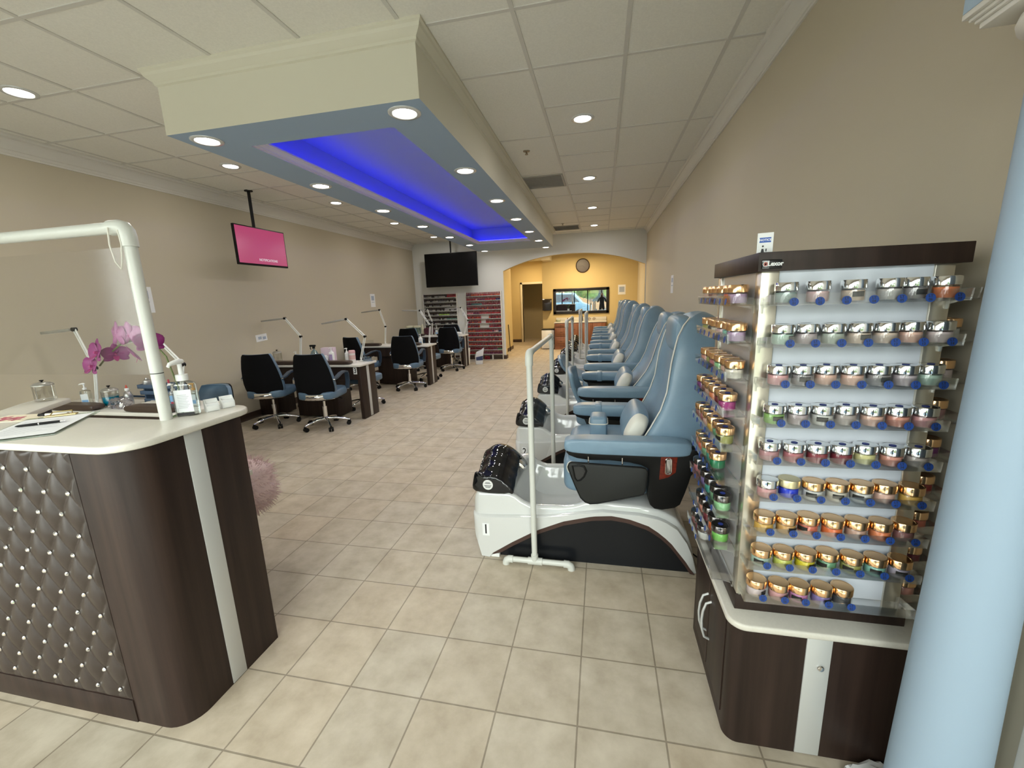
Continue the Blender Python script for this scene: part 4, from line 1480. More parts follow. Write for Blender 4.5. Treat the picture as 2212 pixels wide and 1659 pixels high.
# ------------------------------------------------------------------ desk lamps
lamp_w = mat('lamp_white', (.76, .77, .75), .35)
head_m = mat('lamp_head_grey', (.34, .33, .30), .45)
def lamp(base, elbow, tip, end, label):
    B0, E0, T0, H0 = [Vector(p) for p in (base, elbow, tip, end)]
    t = thing('desk_lamp', label, 'desk lamp', B0 + Vector((0, 0, .001)), 0, 'white arm lamps on the nail tables')
    def L_(p):
        return p - B0
    b = nb()
    bx(b, -.028, .028, -.022, .022, 0, .012, .003)
    cyl(b, (0, 0, .012), (0, 0, .05), .011)
    fin('base', b, lamp_w, t)
    def arm(a, c, nm):
        b = nb()
        o = Vector((0, .009, 0))
        for s in (-1, 1):
            d = (c - a).normalized()
            n_ = d.cross(Vector((0, 1, 0))).normalized() * .0105
            tube(b, [L_(a) + n_ * s, L_(c) + n_ * s], .0066, 8)
        fin(nm, b, lamp_w, t)
    arm(B0 + Vector((0, 0, .03)), E0, 'lower_arm')
    arm(E0, T0, 'upper_arm')
    b = nb()
    for p in (E0, T0):
        cyl(b, L_(p) - Vector((0, .016, 0)), L_(p) + Vector((0, .016, 0)), .017, n=16)
    fin('hinge', b, black_p, t)
    b = nb()
    d = (H0 - T0)
    c = L_(T0) + d * .52
    M = Matrix.Rotation(math.atan2(d.z, -d.x), 4, 'Y')
    box(b, c, (d.length * .94, .055, .022), .005, 2, rot=M)
    hd = fin('lamp_head', b, head_m, t)
    b = nb()
    box(b, c - Vector((0, 0, .0112)), (d.length * .86, .040, .002), rot=M)
    fin('diffuser', b, white_p, hd)
    return t
V_ = lambda x, y, z: (x, y, z)
lamp((-3.953, 1.47, .76), (-3.885, 1.47, 1.095), (-4.012, 1.47, 1.43), (-4.37, 1.47, 1.405), 'white arm lamp on the nearest nail table, behind the orchid flowers')
lamp((-3.15, 1.56, .76), (-3.055, 1.56, 1.108), (-3.285, 1.56, 1.346), (-3.66, 1.56, 1.30), 'white arm lamp on the nearest nail table, behind the sanitizer bottle')
lamp((-3.885, 3.98, .76), (-3.829, 3.98, 1.13), (-4.05, 3.98, 1.394), (-4.44, 3.98, 1.363), 'white arm lamp at the left of table 3')
lamp((-2.948, 4.04, .76), (-2.85, 4.04, 1.108), (-3.112, 4.04, 1.356), (-3.50, 4.04, 1.30), 'white arm lamp at the right end of table 3')
lamp((-3.82, 6.34, .76), (-3.783, 6.34, 1.106), (-3.881, 6.34, 1.43), (-4.27, 6.34, 1.392), 'white arm lamp at the left of the third nail table')
lamp((-2.86, 6.28, .76), (-2.818, 6.28, 1.107), (-3.006, 6.28, 1.394), (-3.367, 6.28, 1.405), 'white arm lamp at the right end of the third nail table')
lamp((-3.62, 8.25, .76), (-3.593, 8.25, 1.068), (-3.708, 8.25, 1.386), (-4.03, 8.25, 1.358), 'white arm lamp at the left of table 7')
lamp((-2.80, 8.25, .76), (-2.694, 8.25, 1.091), (-2.859, 8.25, 1.39), (-3.25, 8.25, 1.375), 'white arm lamp at the right end of table 7')

# ------------------------------------------------------------------ things on the nail tables
blue_liq = mat('blue_liquid', (.0, .28, .46), .1)
dome = clear('jar_smoked', (.86, .86, .84), .06, .5)
def barbicide(label, loc, liquid, sc_=1.0):
    t = thing('disinfectant_jar', label, 'jar', loc, 0, 'disinfectant jars on the nail tables')
    fin('jar_body', lathe(nb(), [(0, .0), (.052 * sc_, 0), (.060 * sc_, .006), (.060 * sc_, .13), (.056 * sc_, .135)], 28), dome, t)
    if liquid:
        fin('liquid', lathe(nb(), [(0, .012), (.054 * sc_, .012), (.054 * sc_, .085), (0, .085)], 24), blue_liq, t)
    b = nb()
    lathe(b, [(.062 * sc_, .132), (.061 * sc_, .140), (.045 * sc_, .156), (.018, .162), (0, .163)], 28)
    l = fin('lid', b, mat('jar_lid_grey', (.34, .33, .30), .3, metal=.5), t)
    if sc_ > 1:
        t.scale = (.68, .68, .62)
    fin('lid_knob', lathe(nb(), [(.006, .160), (.006, .168), (.013, .173), (.013, .180), (0, .182)], 16), black_p, l)
    return t
barbicide('empty clear disinfectant jar standing on the white return of the reception desk', (-2.535, .355, 1.105), False, 1.05)
barbicide('disinfectant jar half full of blue liquid on the nearest nail table', (-3.80, 1.48, .761), True)
barbicide('empty clear disinfectant jar on table 3 near the wall', (-4.30, 4.02, .761), False)
lab_blue = mat('label_light_blue', (.22, .42, .70), .5)
g = 'bottles on the nail tables'
pump_bottle('hand_gel_bottle', 'clear hand gel bottle with white and blue label, left of the orchid lamp', (-4.02, 1.445, .761), R(25), .15, .075, .045, lab=wl, labc=lab_blue, group=g)
t = thing('glue_bottle', 'white squeeze bottle with red tip on the nearest nail table', 'bottle', (-3.66, 1.52, .761), 0, g)
fin('bottle', lathe(nb(), [(0, 0), (.030, 0), (.033, .005), (.033, .085), (.022, .115), (.013, .122), (.013, .13)], 20), clear('frosted_plastic', (.80, .80, .82), .25, .6, .3), t)
fin('collar', lathe(nb(), [(.016, .128), (.016, .146), (.010, .150), (0, .150)], 16), white_p, t)
fin('tip', lathe(nb(), [(.010, .149), (.007, .165), (.003, .178), (0, .179)], 12), mat('tip_red', (.45, .06, .03), .4), t)
def towel(name, label, loc, rz, s, m, cat='towel'):
    rg = random.Random(len(label))
    t = thing(name, label, cat, loc, rz)
    b = sq(nb(), (0, 0, s[2]), s, .5, .5, 22, 12)
    for v in b.verts:
        v.co += Vector((rg.uniform(-1, 1), rg.uniform(-1, 1), rg.uniform(-1, 1))) * min(s) * .28
        v.co.z = max(v.co.z, 0)
    fin('cloth' if cat == 'towel' else 'wrap', b, m, t)
    return t
towel('folded_towel', 'white folded towel beside the white squeeze bottle on the nearest nail table', (-3.32, 1.475, .761), 0, (.11, .05, .022), cream)
towel('plastic_wrap', 'crumpled clear plastic wrap in front of the white squeeze bottle', (-3.62, 1.42, .761), 0, (.085, .045, .04), clear('crumpled_clear', (.86, .84, .88), .2, .5), 'wrap')
pump_bottle('lotion_bottle', 'pump bottle with red and blue label beside the white pipe on the nearest nail table', (-3.06, 1.44, .761), R(20), .15, .062, .04, lab=lab_blue, labc=mat('label_red', (.45, .05, .08), .5), group=g)
pump_bottle('lotion_bottle', 'clear pump bottle in front of the amber bottle on the nearest nail table', (-2.985, 1.435, .761), R(20), .15, .055, .04, lab=None, liquid=clear_gel, group=g)
pump_bottle('lotion_bottle', 'amber topped bottle with pale blue label on the nearest nail table', (-2.95, 1.52, .761), R(15), .14, .065, .042, pump=mat('amber', (.50, .27, .06), .4), lab=wl, labc=lab_blue, group=g)
# tool organizer at the back of the first table
t = thing('tool_organizer', 'dark blue plastic organizer topped with bottles at the back of the nearest nail table', 'organizer', (-3.45, 1.655, .761))
cart_m = mat('cart_blue', (.06, .10, .17), .45)
for z, w in ((.0, .16), (.07, .19), (.125, .21)):
    b = nb()
    bx(b, -w, w, -.05, .05, z, z + .008, .003)
    for a in ((-w, w, -.05, -.045), (-w, w, .045, .05), (-w, -w + .006, -.045, .045), (w - .006, w, -.045, .045)):
        bx(b, *a, z, z + .035, .002)
    fin('tray', b, cart_m, t)
b = nb()
for sx in (-1, 1):
    bx(b, sx * .15 - .006, sx * .15 + .006, -.04, .04, .0, .13)
fin('upright', b, cart_m, t)
t = thing('plastic_tub', 'clear plastic tub with knobbed lid on the dark blue organizer', 'tub', (-3.60, 1.655, .8945))
fin('tub', lathe(nb(), [(0, 0), (.030, 0), (.038, .045), (.034, .06), (.014, .070), (.011, .082), (0, .084)], 20), clear('frosted_plastic', (.8, .8, .82), .25, .6, .3), t)
for x, c, n in ((-3.40, 'ink_black', 'black capped'), (-3.35, 'label_red', 'red capped')):
    t = thing('small_bottle', n + ' small bottle standing on the dark blue organizer', 'bottle', (x, 1.645, .8945))
    fin('bottle', lathe(nb(), [(0, 0), (.012, 0), (.013, .03), (.008, .036)], 16), white_p, t)
    fin('cap', lathe(nb(), [(.008, .034), (.007, .068), (0, .070)], 12), MATS[c], t)

t3 = .761
pump_bottle('pump_dispenser', 'small white pump bottle behind the left chair of table 3', (-4.0, 4.04, t3), 0, .09, .05, .05, body=white_p, group=g, round_=True)
t = thing('cosmetic_pot', 'small purple pot left of the lamp on table 3', 'pot', (-3.935, 4.078, t3))
fin('pot', lathe(nb(), [(0, 0), (.035, 0), (.036, .05), (.034, .054)], 20), mat('purple_pot', (.06, .02, .20), .4), t)
fin('lid', lathe(nb(), [(.037, .050), (.037, .085), (.034, .09), (0, .09)], 20), mat('purple_lid', (.05, .015, .16), .35), t)
t = thing('spray_bottle', 'spray bottle of blue liquid with black trigger on table 3', 'spray bottle', (-3.62, 3.95, t3), R(10))
fin('bottle', lathe(nb(), [(0, 0), (.052, 0), (.055, .01), (.055, .12), (.035, .165), (.016, .18), (.015, .20)], 24), clear('tinted_plastic', (.62, .72, .76), .08, .4), t)
fin('liquid', lathe(nb(), [(0, .006), (.050, .006), (.050, .105), (0, .105)], 20), blue_liq, t)
b = nb()
cyl(b, (0, 0, .20), (0, 0, .225), .019)
bx(b, -.055, .03, -.014, .014, .225, .252, .006)
tube(b, [(-.045, 0, .23), (-.05, 0, .20), (-.04, 0, .185)], .006, 8)
fin('trigger', b, black_p, t)
t = thing('tissue_box', 'pale pink tissue box standing behind white bottles on table 3', 'tissue box', (-3.46, 4.05, t3), R(12))
fin('box', bx(nb(), -.09, .09, -.05, .05, 0, .20, .004), mat('tissue_pink', (.60, .48, .56), .6), t)
towel('cotton_bag', 'white bag of cotton in front of the pale pink tissue box', (-3.47, 3.93, t3), 0, (.06, .05, .05), paper, 'cotton')
pump_bottle('white_bottle', 'white bottle with mauve base beside the pink tissue box on table 3', (-3.36, 3.97, t3), 0, .15, .07, .05, body=white_p, pump=white_p, lab=mat('label_mauve', (.34, .26, .46), .5), group=g)
pump_bottle('pump_dispenser', 'white pump bottle next to the pink jar at the right end of table 3', (-3.06, 3.885, t3), 0, .15, .06, .06, body=mat('soft_white', (.70, .70, .70), .4), group=g, round_=True)
t = thing('wipes_canister', 'white canister with pink lid at the right end of table 3', 'canister', (-2.985, 3.89, t3), 0)
fin('canister', lathe(nb(), [(0, 0), (.042, 0), (.042, .14), (.038, .145)], 24), mat('canister_white', (.70, .66, .64), .5), t)
fin('lid', lathe(nb(), [(.044, .135), (.044, .165), (.036, .175), (0, .176)], 24), mat('canister_pink', (.66, .40, .42), .5), t)
fin('sticker', lathe(nb(), [(.0425, .05), (.0425, .11)], 24), mat('label_pinkish', (.62, .40, .38), .5), t)
t = thing('acrylic_tray', 'clear acrylic tray at the far right corner of table 3', 'tray', (-2.845, 4.07, t3), R(4))
b = nb()
bx(b, -.065, .065, -.045, .045, 0, .003)
for a in ((-.065, .065, -.045, -.042), (-.065, .065, .042, .045), (-.065, -.062, -.045, .045), (.062, .065, -.045, .045), (-.01, -.007, -.045, .045)):
    bx(b, *a, 0, .06)
fin('tray', b, clear('blue_acrylic', (.72, .80, .88), .1, .5), t, smooth=0)
t = thing('charging_cord', 'tangle of dark maroon cord lying on table 3 near the wall', 'cord', (-3.98, 3.90, t3))
b = nb()
for k in range(4):
    tube(b, [(-.12 + k * .03, -.02, .008), (-.05 + k * .02, .03, .03), (.03 + k * .015, -.01, .025), (.10, .02 * k - .03, .01)], .005, 6)
fin('cord', b, mat('cord_maroon', (.06, .02, .03), .4), t)
# third table
pump_bottle('pump_dispenser', 'white pump bottle with blue print at the right end of the third table', (-2.965, 6.12, t3), R(10), .14, .075, .05, body=white_p, lab=wl, labc=lab_blue, group=g)
t = thing('acrylic_shield', 'small clear acrylic shield on the third nail table', 'shield', (-4.05, 6.16, t3), R(25))
fin('sheet', bx(nb(), -.07, .07, -.001, .001, 0, .10), acryl, t, smooth=0)
# table 7
for i, x in enumerate((-4.22, -4.03)):
    t = thing('storage_tub', 'pale teal tub with cream lid by the wall on table 7, ' + ('left one' if i == 0 else 'right one'), 'tub', (x, 8.32, t3), 0, 'teal tubs on table 7')
    fin('tub', lathe(nb(), [(0, 0), (.08, 0), (.09, .02), (.09, .19), (.085, .195)], 24), clear('teal_plastic', (.45, .60, .56), .25, .5, .2), t)
    fin('lid', lathe(nb(), [(.094, .19), (.094, .225), (.085, .232), (0, .232)], 24), mat('lid_cream', (.66, .64, .48), .5), t)
towel('handbag', 'dark maroon bag standing on table 7 behind the lamp', (-3.745, 8.36, t3), 0, (.12, .05, .085), mat('maroon_cloth', (.085, .022, .035), .6), 'bag')
pump_bottle('hand_gel_bottle', 'clear gel bottle with blue label on table 7 beside the maroon bag', (-3.47, 8.20, t3), 0, .17, .085, .05, lab=wl, labc=lab_blue, group=g)
t = thing('cream_bottle', 'tall cream bottle behind the maroon bag on table 7', 'bottle', (-3.905, 8.36, t3))
fin('bottle', lathe(nb(), [(0, 0), (.028, 0), (.028, .20), (.02, .22), (.02, .26), (0, .262)], 20), mat('lid_cream', (.66, .64, .48), .5), t)
towel('folded_towel', 'crumpled white towel at the right end of table 7', (-3.0, 8.225, t3), 0, (.14, .07, .03), paper)
t = thing('small_bin', 'small white bin under the right end of table 7', 'bin', (-2.92, 8.58, 0))
fin('bin', lathe(nb(), [(0, 0), (.10, 0), (.125, .40), (.118, .40), (.095, .012), (0, .012)], 24), white_p, t)
t = thing('shopping_bag', 'white and blue shopping bag on the floor beside table 7', 'bag', (-2.56, 8.55, 0), R(20))
b = prism(nb(), [(-.09, 0), (.08, 0), (.10, .22), (.13, .40), (.05, .34), (-.06, .30), (-.10, .20)], -.05, .05, 'xz', .012)
fin('bag', b, paper, t)
fin('printed_patch', prism(nb(), [(-.075, .10), (.085, .10), (.095, .21), (-.08, .18)], -.0515, .0515, 'xz'), mat('bag_navy', (.03, .05, .14), .5), t)
# ------------------------------------------------------------------ polish racks on the back wall
rack_m = mat('rack_white', (.74, .72, .68), .45)
def rack(name, label, x0, x1, zs_, ztop, dep, legs):
    t = thing(name, label, 'rack', (x0, YB, 0))
    w = x1 - x0
    for x in (0, w - .016):
        fin('side_panel', bx(nb(), x, x + .016, -dep, 0, 0, ztop, .001), rack_m, t)
    fin('back_panel', bx(nb(), .016, w - .016, -.008, 0, zs_[-1], ztop), rack_m, t)
    for z in zs_:
        b = nb()
        bx(b, .016, w - .016, -dep, -.008, z - .010, z)
        bx(b, .016, w - .016, -dep, -dep + .006, z - .014, z + .008, .001)
        fin('shelf', b, rack_m, t)
    if legs:
        for x in (w * .36, w * .70):
            fin('foot', bx(nb(), x - .016, x + .016, -dep + .02, -.02, 0, zs_[-1] - .01), rack_m, t)
    return t
RZ = [1.652 - .1165 * k for k in range(14)]
LZ = [1.648 - .1165 * k for k in range(9)]
rack('polish_rack', 'tall white wall rack of red nail polish right of the black TV, beside the arch', -3.10, -2.14, RZ, 1.772, .075, True)
rack('polish_rack', 'white wall rack of dark capped polish under the black TV, left of the red rack', -4.28, -3.33, LZ, 1.755, .075, False)
RED = {'red': (.34, .022, .03), 'deep red': (.17, .010, .022), 'orange red': (.46, .075, .03), 'plum': (.13, .018, .06), 'navy': (.03, .03, .11), 'teal': (.03, .13, .13), 'pink': (.50, .17, .20), 'green': (.04, .13, .06), 'yellow': (.50, .42, .05), 'pale pink': (.62, .40, .38)}
def bottle_mesh(col, cap, kind):
    b = nb()
    if kind == 'round':
        lathe(b, [(0, 0), (.017, 0), (.0195, .004), (.0195, .036), (.015, .044), (.0105, .047)], 12, None, 0)
        lathe(b, [(.0135, .047), (.0125, .088), (.011, .092), (0, .092)], 10, None, 1)
    else:
        bx(b, -.018, .018, -.014, .014, 0, .040, .003, 1, 0)
        bx(b, -.0165, .0165, -.013, .013, .041, .086, .002, 1, 1)
    me = bpy.data.meshes.new('nail_polish_bottle')
    b.to_mesh(me)
    b.free()
    me.materials.append(mat('polish_%d_%d_%d' % tuple(int(c * 99) for c in col), col, .12))
    me.materials.append(cap)
    me.polygons.foreach_set('use_smooth', [True] * len(me.polygons))
    me.set_sharp_from_angle(angle=R(40))
    return me
cap_red = mat('cap_dark_red', (.20, .015, .022), .3)
BM = {k: bottle_mesh(c, cap_red, 'round') for k, c in RED.items()}
rng = random.Random(11)
def rowcols(k, n):
    base = ['red', 'deep red', 'red', 'deep red', 'orange red']
    out = [rng.choice(base) for _ in range(n)]
    if k == 0:
        out = ['plum'] * 3 + [rng.choice(['red', 'orange red', 'orange red']) for _ in range(n - 3)]
    if k == 1:
        out = ['red'] * 6 + ['pale pink'] + ['plum'] * 5 + ['red'] * (n - 15) + ['navy'] * 3
    if k == 2:
        out = ['plum'] * 3 + ['teal'] * 7 + ['deep red'] * (n - 10)
    if k == 4:
        out = ['pink'] * 4 + ['plum'] * 4 + ['red'] * (n - 8)
    if k == 8:
        out = ['orange red'] * 5 + ['red'] * (n - 11) + ['plum', 'pink', 'pale pink', 'pale pink', 'navy', 'navy']
    if k == 12:
        out = ['deep red'] * (n - 6) + ['plum'] * 3 + ['green'] * 3
    if k == 13:
        out = ['red'] * 4 + ['yellow', 'yellow'] + ['plum'] * (n - 6)
    return out
NB = 22
for k, z in enumerate(RZ):
    cols = rowcols(k, NB)
    row = 'top' if k == 0 else ('bottom' if k == 13 else ORD[k])
    for i in range(NB):
        gap = {5: (9, 14), 6: (9, 12), 7: (8, 14)}.get(k)
        if gap and gap[0] <= i < gap[1]:
            continue
        o = bpy.data.objects.new('nail_polish_bottle', BM[cols[i]])
        C.objects.link(o)
        o.location = (-3.10 + .045 + i * (.87 / (NB - 1)), YB - .040, z + .0008)
        tag(o, '%s nail polish bottle on the %s shelf of the tall red polish rack' % (cols[i], row), 'nail polish', '%s bottles on the %s shelf of the red rack' % (cols[i], row))
# loose bottles on the floor under the tall rack
for i, x in enumerate((-2.86, -2.825, -2.79, -2.63, -2.595, -2.56, -2.525)):
    o = bpy.data.objects.new('nail_polish_bottle', BM['deep red'])
    C.objects.link(o)
    o.location = (x, YB - .06, 0)
    tag(o, 'deep red nail polish bottle on the floor under the tall red polish rack', 'nail polish', 'bottles on the floor under the red rack')
cap_w = mat('cap_brown_black', (.030, .016, .014), .35)
G2 = {'white': bottle_mesh((.42, .40, .37), cap_w, 'sq'), 'grey': bottle_mesh((.22, .22, .21), cap_w, 'sq'), 'black': bottle_mesh((.03, .03, .03), cap_w, 'sq'),
      'lime': bottle_mesh((.32, .48, .12), cap_w, 'sq'), 'teal': bottle_mesh((.14, .26, .22), cap_w, 'sq'), 'red': bottle_mesh((.34, .03, .03), cap_red, 'sq')}
NL = 21
for k, z in enumerate(LZ):
    row = 'top' if k == 0 else ('bottom' if k == 8 else ORD[k])
    for i in range(NL):
        c = rng.choice(['white', 'white', 'grey', 'black', 'grey'])
        if k == 0 and i > 14:
            c = 'red'
        if k == 4 and 8 < i < 16:
            c = 'lime'
        if k == 5 and i > 13:
            c = 'teal'
        o = bpy.data.objects.new('gel_polish_bottle', G2[c])
        C.objects.link(o)
        o.location = (-4.28 + .042 + i * (.866 / (NL - 1)), YB - .040, z + .0008)
        tag(o, '%s square polish bottle on the %s shelf of the rack under the black TV' % (c, row), 'gel polish', '%s bottles on the %s shelf of the left rack' % (c, row))

# ------------------------------------------------------------------ televisions
def tv(name, label, loc, rz, w, h, screen, pole_top, pole_x=0.0):
    t = thing(name, label, 'television', loc, rz)
    fin('housing', bx(nb(), -w / 2, w / 2, -.02, .012, -h / 2, h / 2, .004), black_p, t)
    s = fin('screen', bx(nb(), -w / 2 + .014, w / 2 - .014, -.0215, -.0195, -h / 2 + .024, h / 2 - .014), screen, t, smooth=0)
    b = nb()
    bx(b, -.12, .12, .010, .05, -.12, .12, .004)
    tube(b, [(pole_x, .07, -.05), (pole_x, .07, pole_top)], .019, 12)
    bx(b, pole_x - .03, pole_x + .03, .04, .08, -.06, .06, .004)
    lathe(b, [(.05, pole_top - .012), (.05, pole_top)], 16, Matrix.Translation((pole_x, .07, 0)))
    fin('ceiling_mount', b, black_p, t)
    return t, s
pink = mat('screen_pink', (.02, .01, .01), .25, emis=(.50, .055, .16), estr=.62)
t, s = tv('television', 'ceiling hung TV with pink screen reading NOTIFICATIONS over the left wall', (-4.03, 3.72, 2.338), R(90), .85, .485, pink, H - 2.338, -.0)
text('NOTIFICATIONS', .043, face_m((.07, -.0222, -.165)), mat('screen_text', (.1, .1, .1), .4, emis=(.75, .62, .68), estr=.6), s, bold=.001, sx=1.0)
dark_s = mat('screen_off', (.003, .003, .0035), .22, spec=.2)
tv('television', 'large black switched off TV hung from the ceiling before the white back wall', (-3.338, 9.10, 2.325), R(-1), 1.39, .825, dark_s, H - 2.325, -.01)

# ------------------------------------------------------------------ papers on the walls
def notice(label, c, wall, w, h, tilt, marks):
    t = thing('wall_notice', label, 'notice', c, {'l': R(90), 'r': R(-90), 'b': 0}[wall])
    t.rotation_euler[1] = R(tilt)
    fin('sheet', bx(nb(), -w / 2, w / 2, -.003, -.001, -h / 2, h / 2), paper, t, smooth=0)
    b = nb()
    for x0, x1, z0, z1 in marks:
        bx(b, x0 * w, x1 * w, -.0036, -.003, z0 * h, z1 * h)
    fin('printed_mark', b, mat('print_blue_grey', (.36, .42, .52), .6), t, smooth=0)
    return t
notice('white notice sheet with blue print on the left wall behind the pipe shield', (XL, 2.46, 1.685), 'l', .20, .28, 0, [(-.3, .3, .05, .35), (-.3, .3, -.1, -.06), (-.3, .2, -.2, -.16)])
notice('white notice sheet on the left wall above the third nail table', (XL, 7.22, 1.625), 'l', .19, .28, 0, [(-.3, .3, 0, .35), (-.3, .3, -.15, -.1)])
notice('small wide paper taped low on the left wall above table 3', (XL, 4.0, 1.125), 'l', .21, .10, -4, [(-.3, 0, -.2, .2), (.1, .4, -.3, .1)])
notice('narrow white notice on the right wall above the spa chairs', (XR, 5.49, 1.675), 'r', .22, .26, 0, [(-.3, .3, .1, .35), (-.3, .3, -.1, -.05)])
notice('cream notice sheet on the tan rear wall right of the mirror', (.966, 11.85, 1.70), 'b', .215, .285, 0, [(-.35, .35, -.25, .3)])

t = thing('wall_outlet', 'small white wall outlet on the white wall between the two polish racks', 'outlet', (-3.19, YB, 1.21))
fin('plate', bx(nb(), -.036, .036, -.008, -.0005, -.057, .057, .002), white_p, t)
fin('socket', bx(nb(), -.012, .012, -.011, -.008, -.012, .030), ink, t)

# ------------------------------------------------------------------ back room
t = thing('wall_clock', 'round wall clock with dark rim on the tan wall above the mirror', 'clock', (-.178, 11.85, 2.447))
M = Matrix.Rotation(R(90), 4, 'X')
fin('rim', lathe(nb(), [(.182, .004), (.205, .004), (.205, .030), (.195, .040), (.183, .034), (.182, .02)], 48, M.copy()), mat('clock_brown', (.035, .02, .018), .4), t)
fin('dial', lathe(nb(), [(0, .018), (.184, .018), (.184, .002), (0, .002)], 40, M.copy()), mat('clock_face', (.42, .34, .27), .5), t)
b = nb()
for k in range(12):
    a = k * PI / 6
    box(b, (.16 * math.sin(a), -.0188, .16 * math.cos(a)), (.007, .001, .022), rot=Matrix.Rotation(a, 4, 'Y'))
fin('hour_mark', b, mat('mark_brown', (.14, .10, .08), .5), t, smooth=0)
for nm, a, l, w in (('hour_hand', 141, .085, .012), ('minute_hand', 258, .125, .009)):
    b = nb()
    box(b, (math.sin(R(a)) * l / 2, -.022, math.cos(R(a)) * l / 2), (w, .002, l), rot=Matrix.Rotation(R(a), 4, 'Y'))
    fin(nm, b, ink, t, smooth=0)
t = thing('wall_mirror', 'wide black framed mirror above the sink reflecting the shop windows', 'mirror', (-.236, 11.85, 1.412))
b = nb()
w, h, f = 1.668, .765, .082
for a in ((-w / 2, w / 2, h / 2 - f, h / 2), (-w / 2, w / 2, -h / 2, -h / 2 + f), (-w / 2, -w / 2 + f, -h / 2, h / 2), (w / 2 - f, w / 2, -h / 2, h / 2)):
    bx(b, a[0], a[1], -.034, 0, a[2], a[3], .006)
fin('frame', b, mat('frame_black', (.010, .008, .008), .35), t)
fin('glass', bx(nb(), -w / 2 + f - .005, w / 2 - f + .005, -.018, -.012, -h / 2 + f - .005, h / 2 - f + .005), mat('mirror_silver', (.93, .94, .93), .0, metal=1), t, smooth=0)
V = thing('vanity_cabinet', 'oak sink cabinet with cream top under the mirror', 'cabinet', (-.24, 11.30, 0))
fin('body', bx(nb(), -.75, .75, .01, .535, .0, .785), rwood, V)
fin('countertop', bx(nb(), -.765, .77, -.01, .535, .785, .815, .005), cream, V)
fin('backsplash', bx(nb(), -.755, .765, .515, .535, .815, .925, .004), cream, V)
def raised(nm, x0, x1, z0, z1, hz):
    b = nb()
    bx(b, x0, x1, -.010, .012, z0, z1, .004)
    d = fin(nm, b, rwood, V)
    b = nb()
    bx(b, x0 + .055, x1 - .055, -.017, -.008, z0 + .05, z1 - .05, .008)
    fin('raised_panel', b, rwood, d)
    b = nb()
    cxx = (x0 + x1) / 2
    tube(b, [(cxx - .035, -.012, hz), (cxx - .03, -.034, hz), (cxx + .03, -.034, hz), (cxx + .035, -.012, hz)], .005, 8)
    fin('handle', b, mat('handle_bronze', (.06, .045, .035), .4, metal=.7), d)
for z0, z1 in ((.665, .765), (.395, .650), (.125, .380)):
    raised('drawer', -.735, -.375, z0, z1, (z0 + z1) / 2)
for x0, x1 in ((-.36, .0), (.01, .37), (.38, .735)):
    raised('door', x0, x1, .125, .765, .60)
b = nb()
tube(b, [(.06, .42, .815), (.06, .42, .93), (.06, .38, .97), (.06, .31, .965), (.06, .29, .93)], .012, 10)
fin('faucet', b, mat('faucet_bronze', (.05, .04, .035), .25, metal=.9), V)
for nm, lb, x, c in (('soap_dish', 'pale green soap dish at the left of the sink top', -.90, (.35, .40, .28)), ('scrub_bottle', 'small brown bottle beside the faucet on the sink top', -.62, (.16, .07, .03))):
    t = thing(nm, lb, 'bottle' if 'bottle' in nm else 'dish', (x, 11.55, .8158))
    if 'dish' in nm:
        fin('dish', lathe(nb(), [(0, 0), (.06, 0), (.075, .05), (.07, .06), (.03, .065), (0, .066)], 20), mat('dish_green', c, .4), t)
    else:
        fin('bottle', lathe(nb(), [(0, 0), (.03, 0), (.032, .06), (.014, .08), (.014, .11), (0, .112)], 16), mat('bottle_brown', c, .3), t)
for x, lb in ((.02, 'left one'), (.16, 'right one')):
    t = thing('wire_holder', 'small brown scroll holder on the sink top, ' + lb, 'holder', (x, 11.72, .8158))
    b = nb()
    tube(b, [(.045 * math.cos(a) * (1 - a / 14), 0, .05 + .045 * math.sin(a) * (1 - a / 14)) for a in [i * .35 for i in range(30)]], .006, 6)
    fin('scroll', b, mat('scroll_brown', (.12, .06, .035), .4), t)
t = thing('mini_fridge', 'white mini fridge with dark top left of the sink cabinet', 'fridge', (-1.21, 11.62, 0))
fin('body', bx(nb(), -.19, .19, -.20, .20, .02, .58, .006), white_p, t)
fin('top', bx(nb(), -.195, .195, -.21, .20, .58, .605, .004), black_p, t)
d = fin('door', bx(nb(), -.19, .19, -.225, -.203, .03, .575, .006), white_p, t)
fin('handle', bx(nb(), .14, .165, -.235, -.225, .40, .55, .003), alu, d)
t = thing('towel_dispenser', 'black paper towel dispenser on the tan wall left of the mirror', 'dispenser', (-1.255, 11.85, 1.335))
b = prism(nb(), [(-.20, -.175), (0, -.175), (0, .175), (-.13, .175), (-.185, .13), (-.205, .02)], -.138, .138, 'yz', .012)
fin('housing', b, mat('dispenser_black', (.014, .012, .012), .25), t)
fin('paper_slot', bx(nb(), -.10, .10, -.19, -.06, -.182, -.174), dgrey, t)
# framed edge leaning on the passage wall
t = thing('mop_pole', 'dark pole leaning against the passage wall beyond the arch', 'pole', (-2.30, 11.0, 0))
fin('pole', tube(nb(), [(0, 0, 0), (-.04, .02, .80)], .012, 10), black_p, t)

